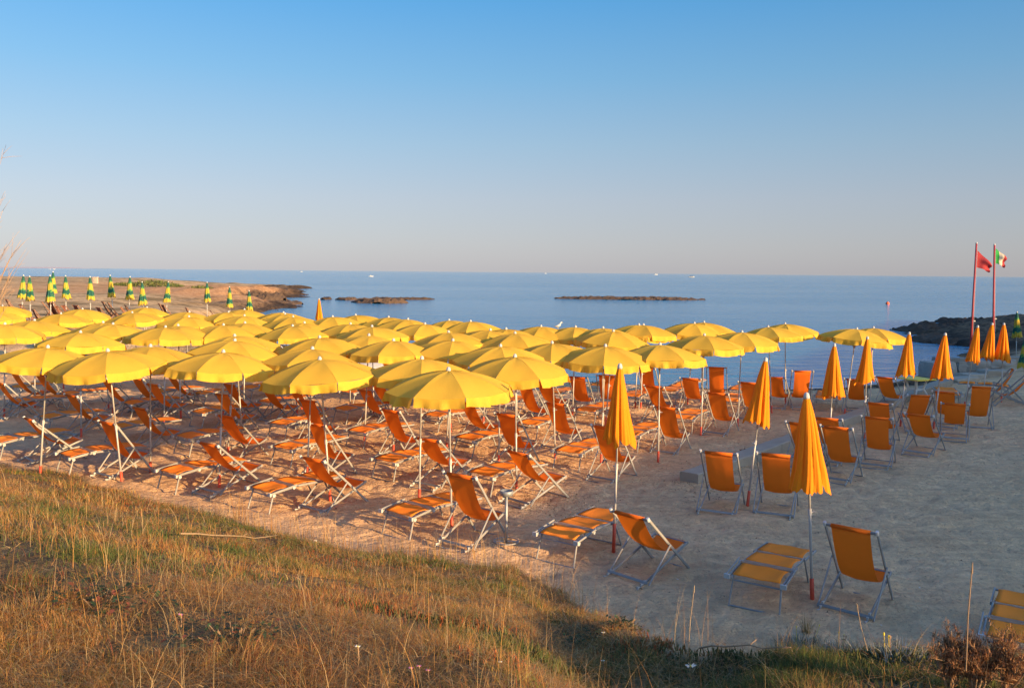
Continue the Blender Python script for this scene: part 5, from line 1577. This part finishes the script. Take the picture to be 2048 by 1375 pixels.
# flowers
def flower(px, py, up, m, s, label, cat='flower', petals=6):
    P = on_ground(px, py); root = empty('wild_flower'); root.location = P
    part('stem', MB().tube([(0, 0, -0.01), (0.004, 0, up * 0.5), (0, 0.003, up)], 0.0018, 5).mesh('stem', M['twig']), root)
    c = Vector((0, 0, up)); b0 = Vector((0, -0.5, 0.9)).normalized()
    for k in range(petals):
        a = 2 * PI * k / petals; sd = Vector((math.cos(a), -math.sin(a) * 0.75, math.sin(a) * 0.75))
        tn = b0.cross(sd).normalized()
        vs = [c, c + sd * s * 0.5 + tn * s * 0.28, c + sd * s + b0 * s * 0.25, c + sd * s * 0.5 - tn * s * 0.28]
        part('petal', MB().add(vs, [(0, 1, 2, 3)]).mesh('petal', m), root)
    part('flower_head', MB().tube([c - b0 * 0.002, c + b0 * 0.006], [s * 0.22, s * 0.15], 6).mesh('flower_head', M['tabletop']), root)
    tag(root, label, cat)
flower(1380, 1372, 0.12, M['petal'], 0.034, 'large ragged white flower at the bottom edge, right of the middle')
flower(632, 1108, 0.16, M['petal'], 0.020, 'single white flower at the left in front of the front row')
flower(1206, 1290, 0.10, M['petal'], 0.016, 'small white flower in the dark plant below the crest')
flower(1205, 1348, 0.09, M['petal'], 0.014, 'small white flower low in the shaded grass')
flower(716, 1340, 0.10, M['petal'], 0.014, 'small white flower low in the middle of the straw')
flower(822, 1372, 0.07, M['petalpink'], 0.011, 'left pink flower at the bottom edge')
flower(838, 1366, 0.075, M['petalpink'], 0.011, 'middle pink flower at the bottom edge')
flower(856, 1374, 0.07, M['petalpink'], 0.011, 'right pink flower at the bottom edge')
flower(362, 1260, 0.07, M['petalpink'], 0.012, 'pink flower among straw near the dark leafy plant')
flower(1000, 1362, 0.08, M['petal'], 0.010, 'tiny pale flower right of the pink ones')

# tamarisk twigs reaching in from the left edge
def tamarisk():
    base = at_dist(-75, 640, 14.0); g = tz(base.x, base.y)
    root = empty('tamarisk_bush'); root.location = (base.x, base.y, g)
    rr = random.Random(9); b = MB()
    tgt = [(42, 480), (30, 545), (8, 500), (18, 560), (-5, 460), (12, 290), (-4, 340), (4, 395), (6, 420), (-10, 300), (-20, 380), (38, 520), (22, 600), (-12, 540), (0, 520), (26, 505)]
    for k, (x, y) in enumerate(tgt):
        e = at_dist(x, y, 14.0 + rr.uniform(-0.8, 0.8)) - Vector((base.x, base.y, g))
        st = Vector((rr.uniform(-0.1, 0.1), rr.uniform(-0.1, 0.1), 0))
        ctrl = Vector((e.x * 0.25, e.y * 0.4, e.z * 0.72))
        pts = [st * (1 - t) ** 2 + ctrl * 2 * t * (1 - t) + e * t * t for t in [i / 9 for i in range(10)]]
        b.tube(pts, [0.018 * (1 - i / 9) + 0.0020 for i in range(10)], 5)
        for q in range(11):
            i = rr.randint(4, 8); s0 = pts[i].lerp(pts[i + 1], rr.random()); dr = (pts[i + 1] - pts[i]).normalized()
            e0 = s0 + (dr + Vector((rr.gauss(0, 0.45), rr.gauss(0, 0.3), rr.gauss(0, 0.25)))) * rr.uniform(0.1, 0.32)
            b.tube([s0, s0.lerp(e0, 0.5) + Vector((0, 0, 0.01)), e0], [0.003, 0.0022, 0.0012], 4)
    part('branches', b.mesh('branches', M['twig'], True), root)
    tag(root, 'bare tamarisk twigs reaching in at the left edge against the sky', 'bush')
tamarisk()

# low green scrub on the far headland, a few stones on the far shore
def headland_bush(px, py, Yd, sx, sy, sz, label, seed):
    P = at_dist(px, py, Yd); g = tz(P.x, P.y)
    n = 900
    a = rng.uniform(0, 2 * PI, n); r = np.sqrt(rng.random(n))
    x = np.cos(a) * r * sx; y = np.sin(a) * r * sy; z = sz * (1 - r ** 2) * rng.uniform(0.4, 1.1, n)
    col = np.array([[0.12, 0.15, 0.04], [0.09, 0.11, 0.035], [0.2, 0.19, 0.06]])[rng.integers(0, 3, n)]
    co, f, t = blades(x, y, z - 0.1, rng.uniform(0.15, 0.4, n), np.full(n, 0.16), rng.uniform(0, 2 * PI, n), rng.uniform(0, 1.2, n), col, seg=2)
    tag(link('headland_bush', np_mesh('headland_bush', co, f, t, M['plant']), loc=(P.x, P.y, g)), label, 'bush', 'low green bushes on the far headland')
headland_bush(304, 561, 118, 4.2, 3, 0.9, 'widest low green bush on top of the far headland', 1)
headland_bush(348, 566, 112, 2.0, 2, 0.5, 'small green bush right of the widest one on the headland', 2)
headland_bush(400, 576, 105, 2.0, 2, 0.5, 'small bush on the lower ledge of the headland', 3)
headland_bush(245, 560, 118, 1.6, 2, 0.4, 'small dark bush left of the widest one on the headland', 4)
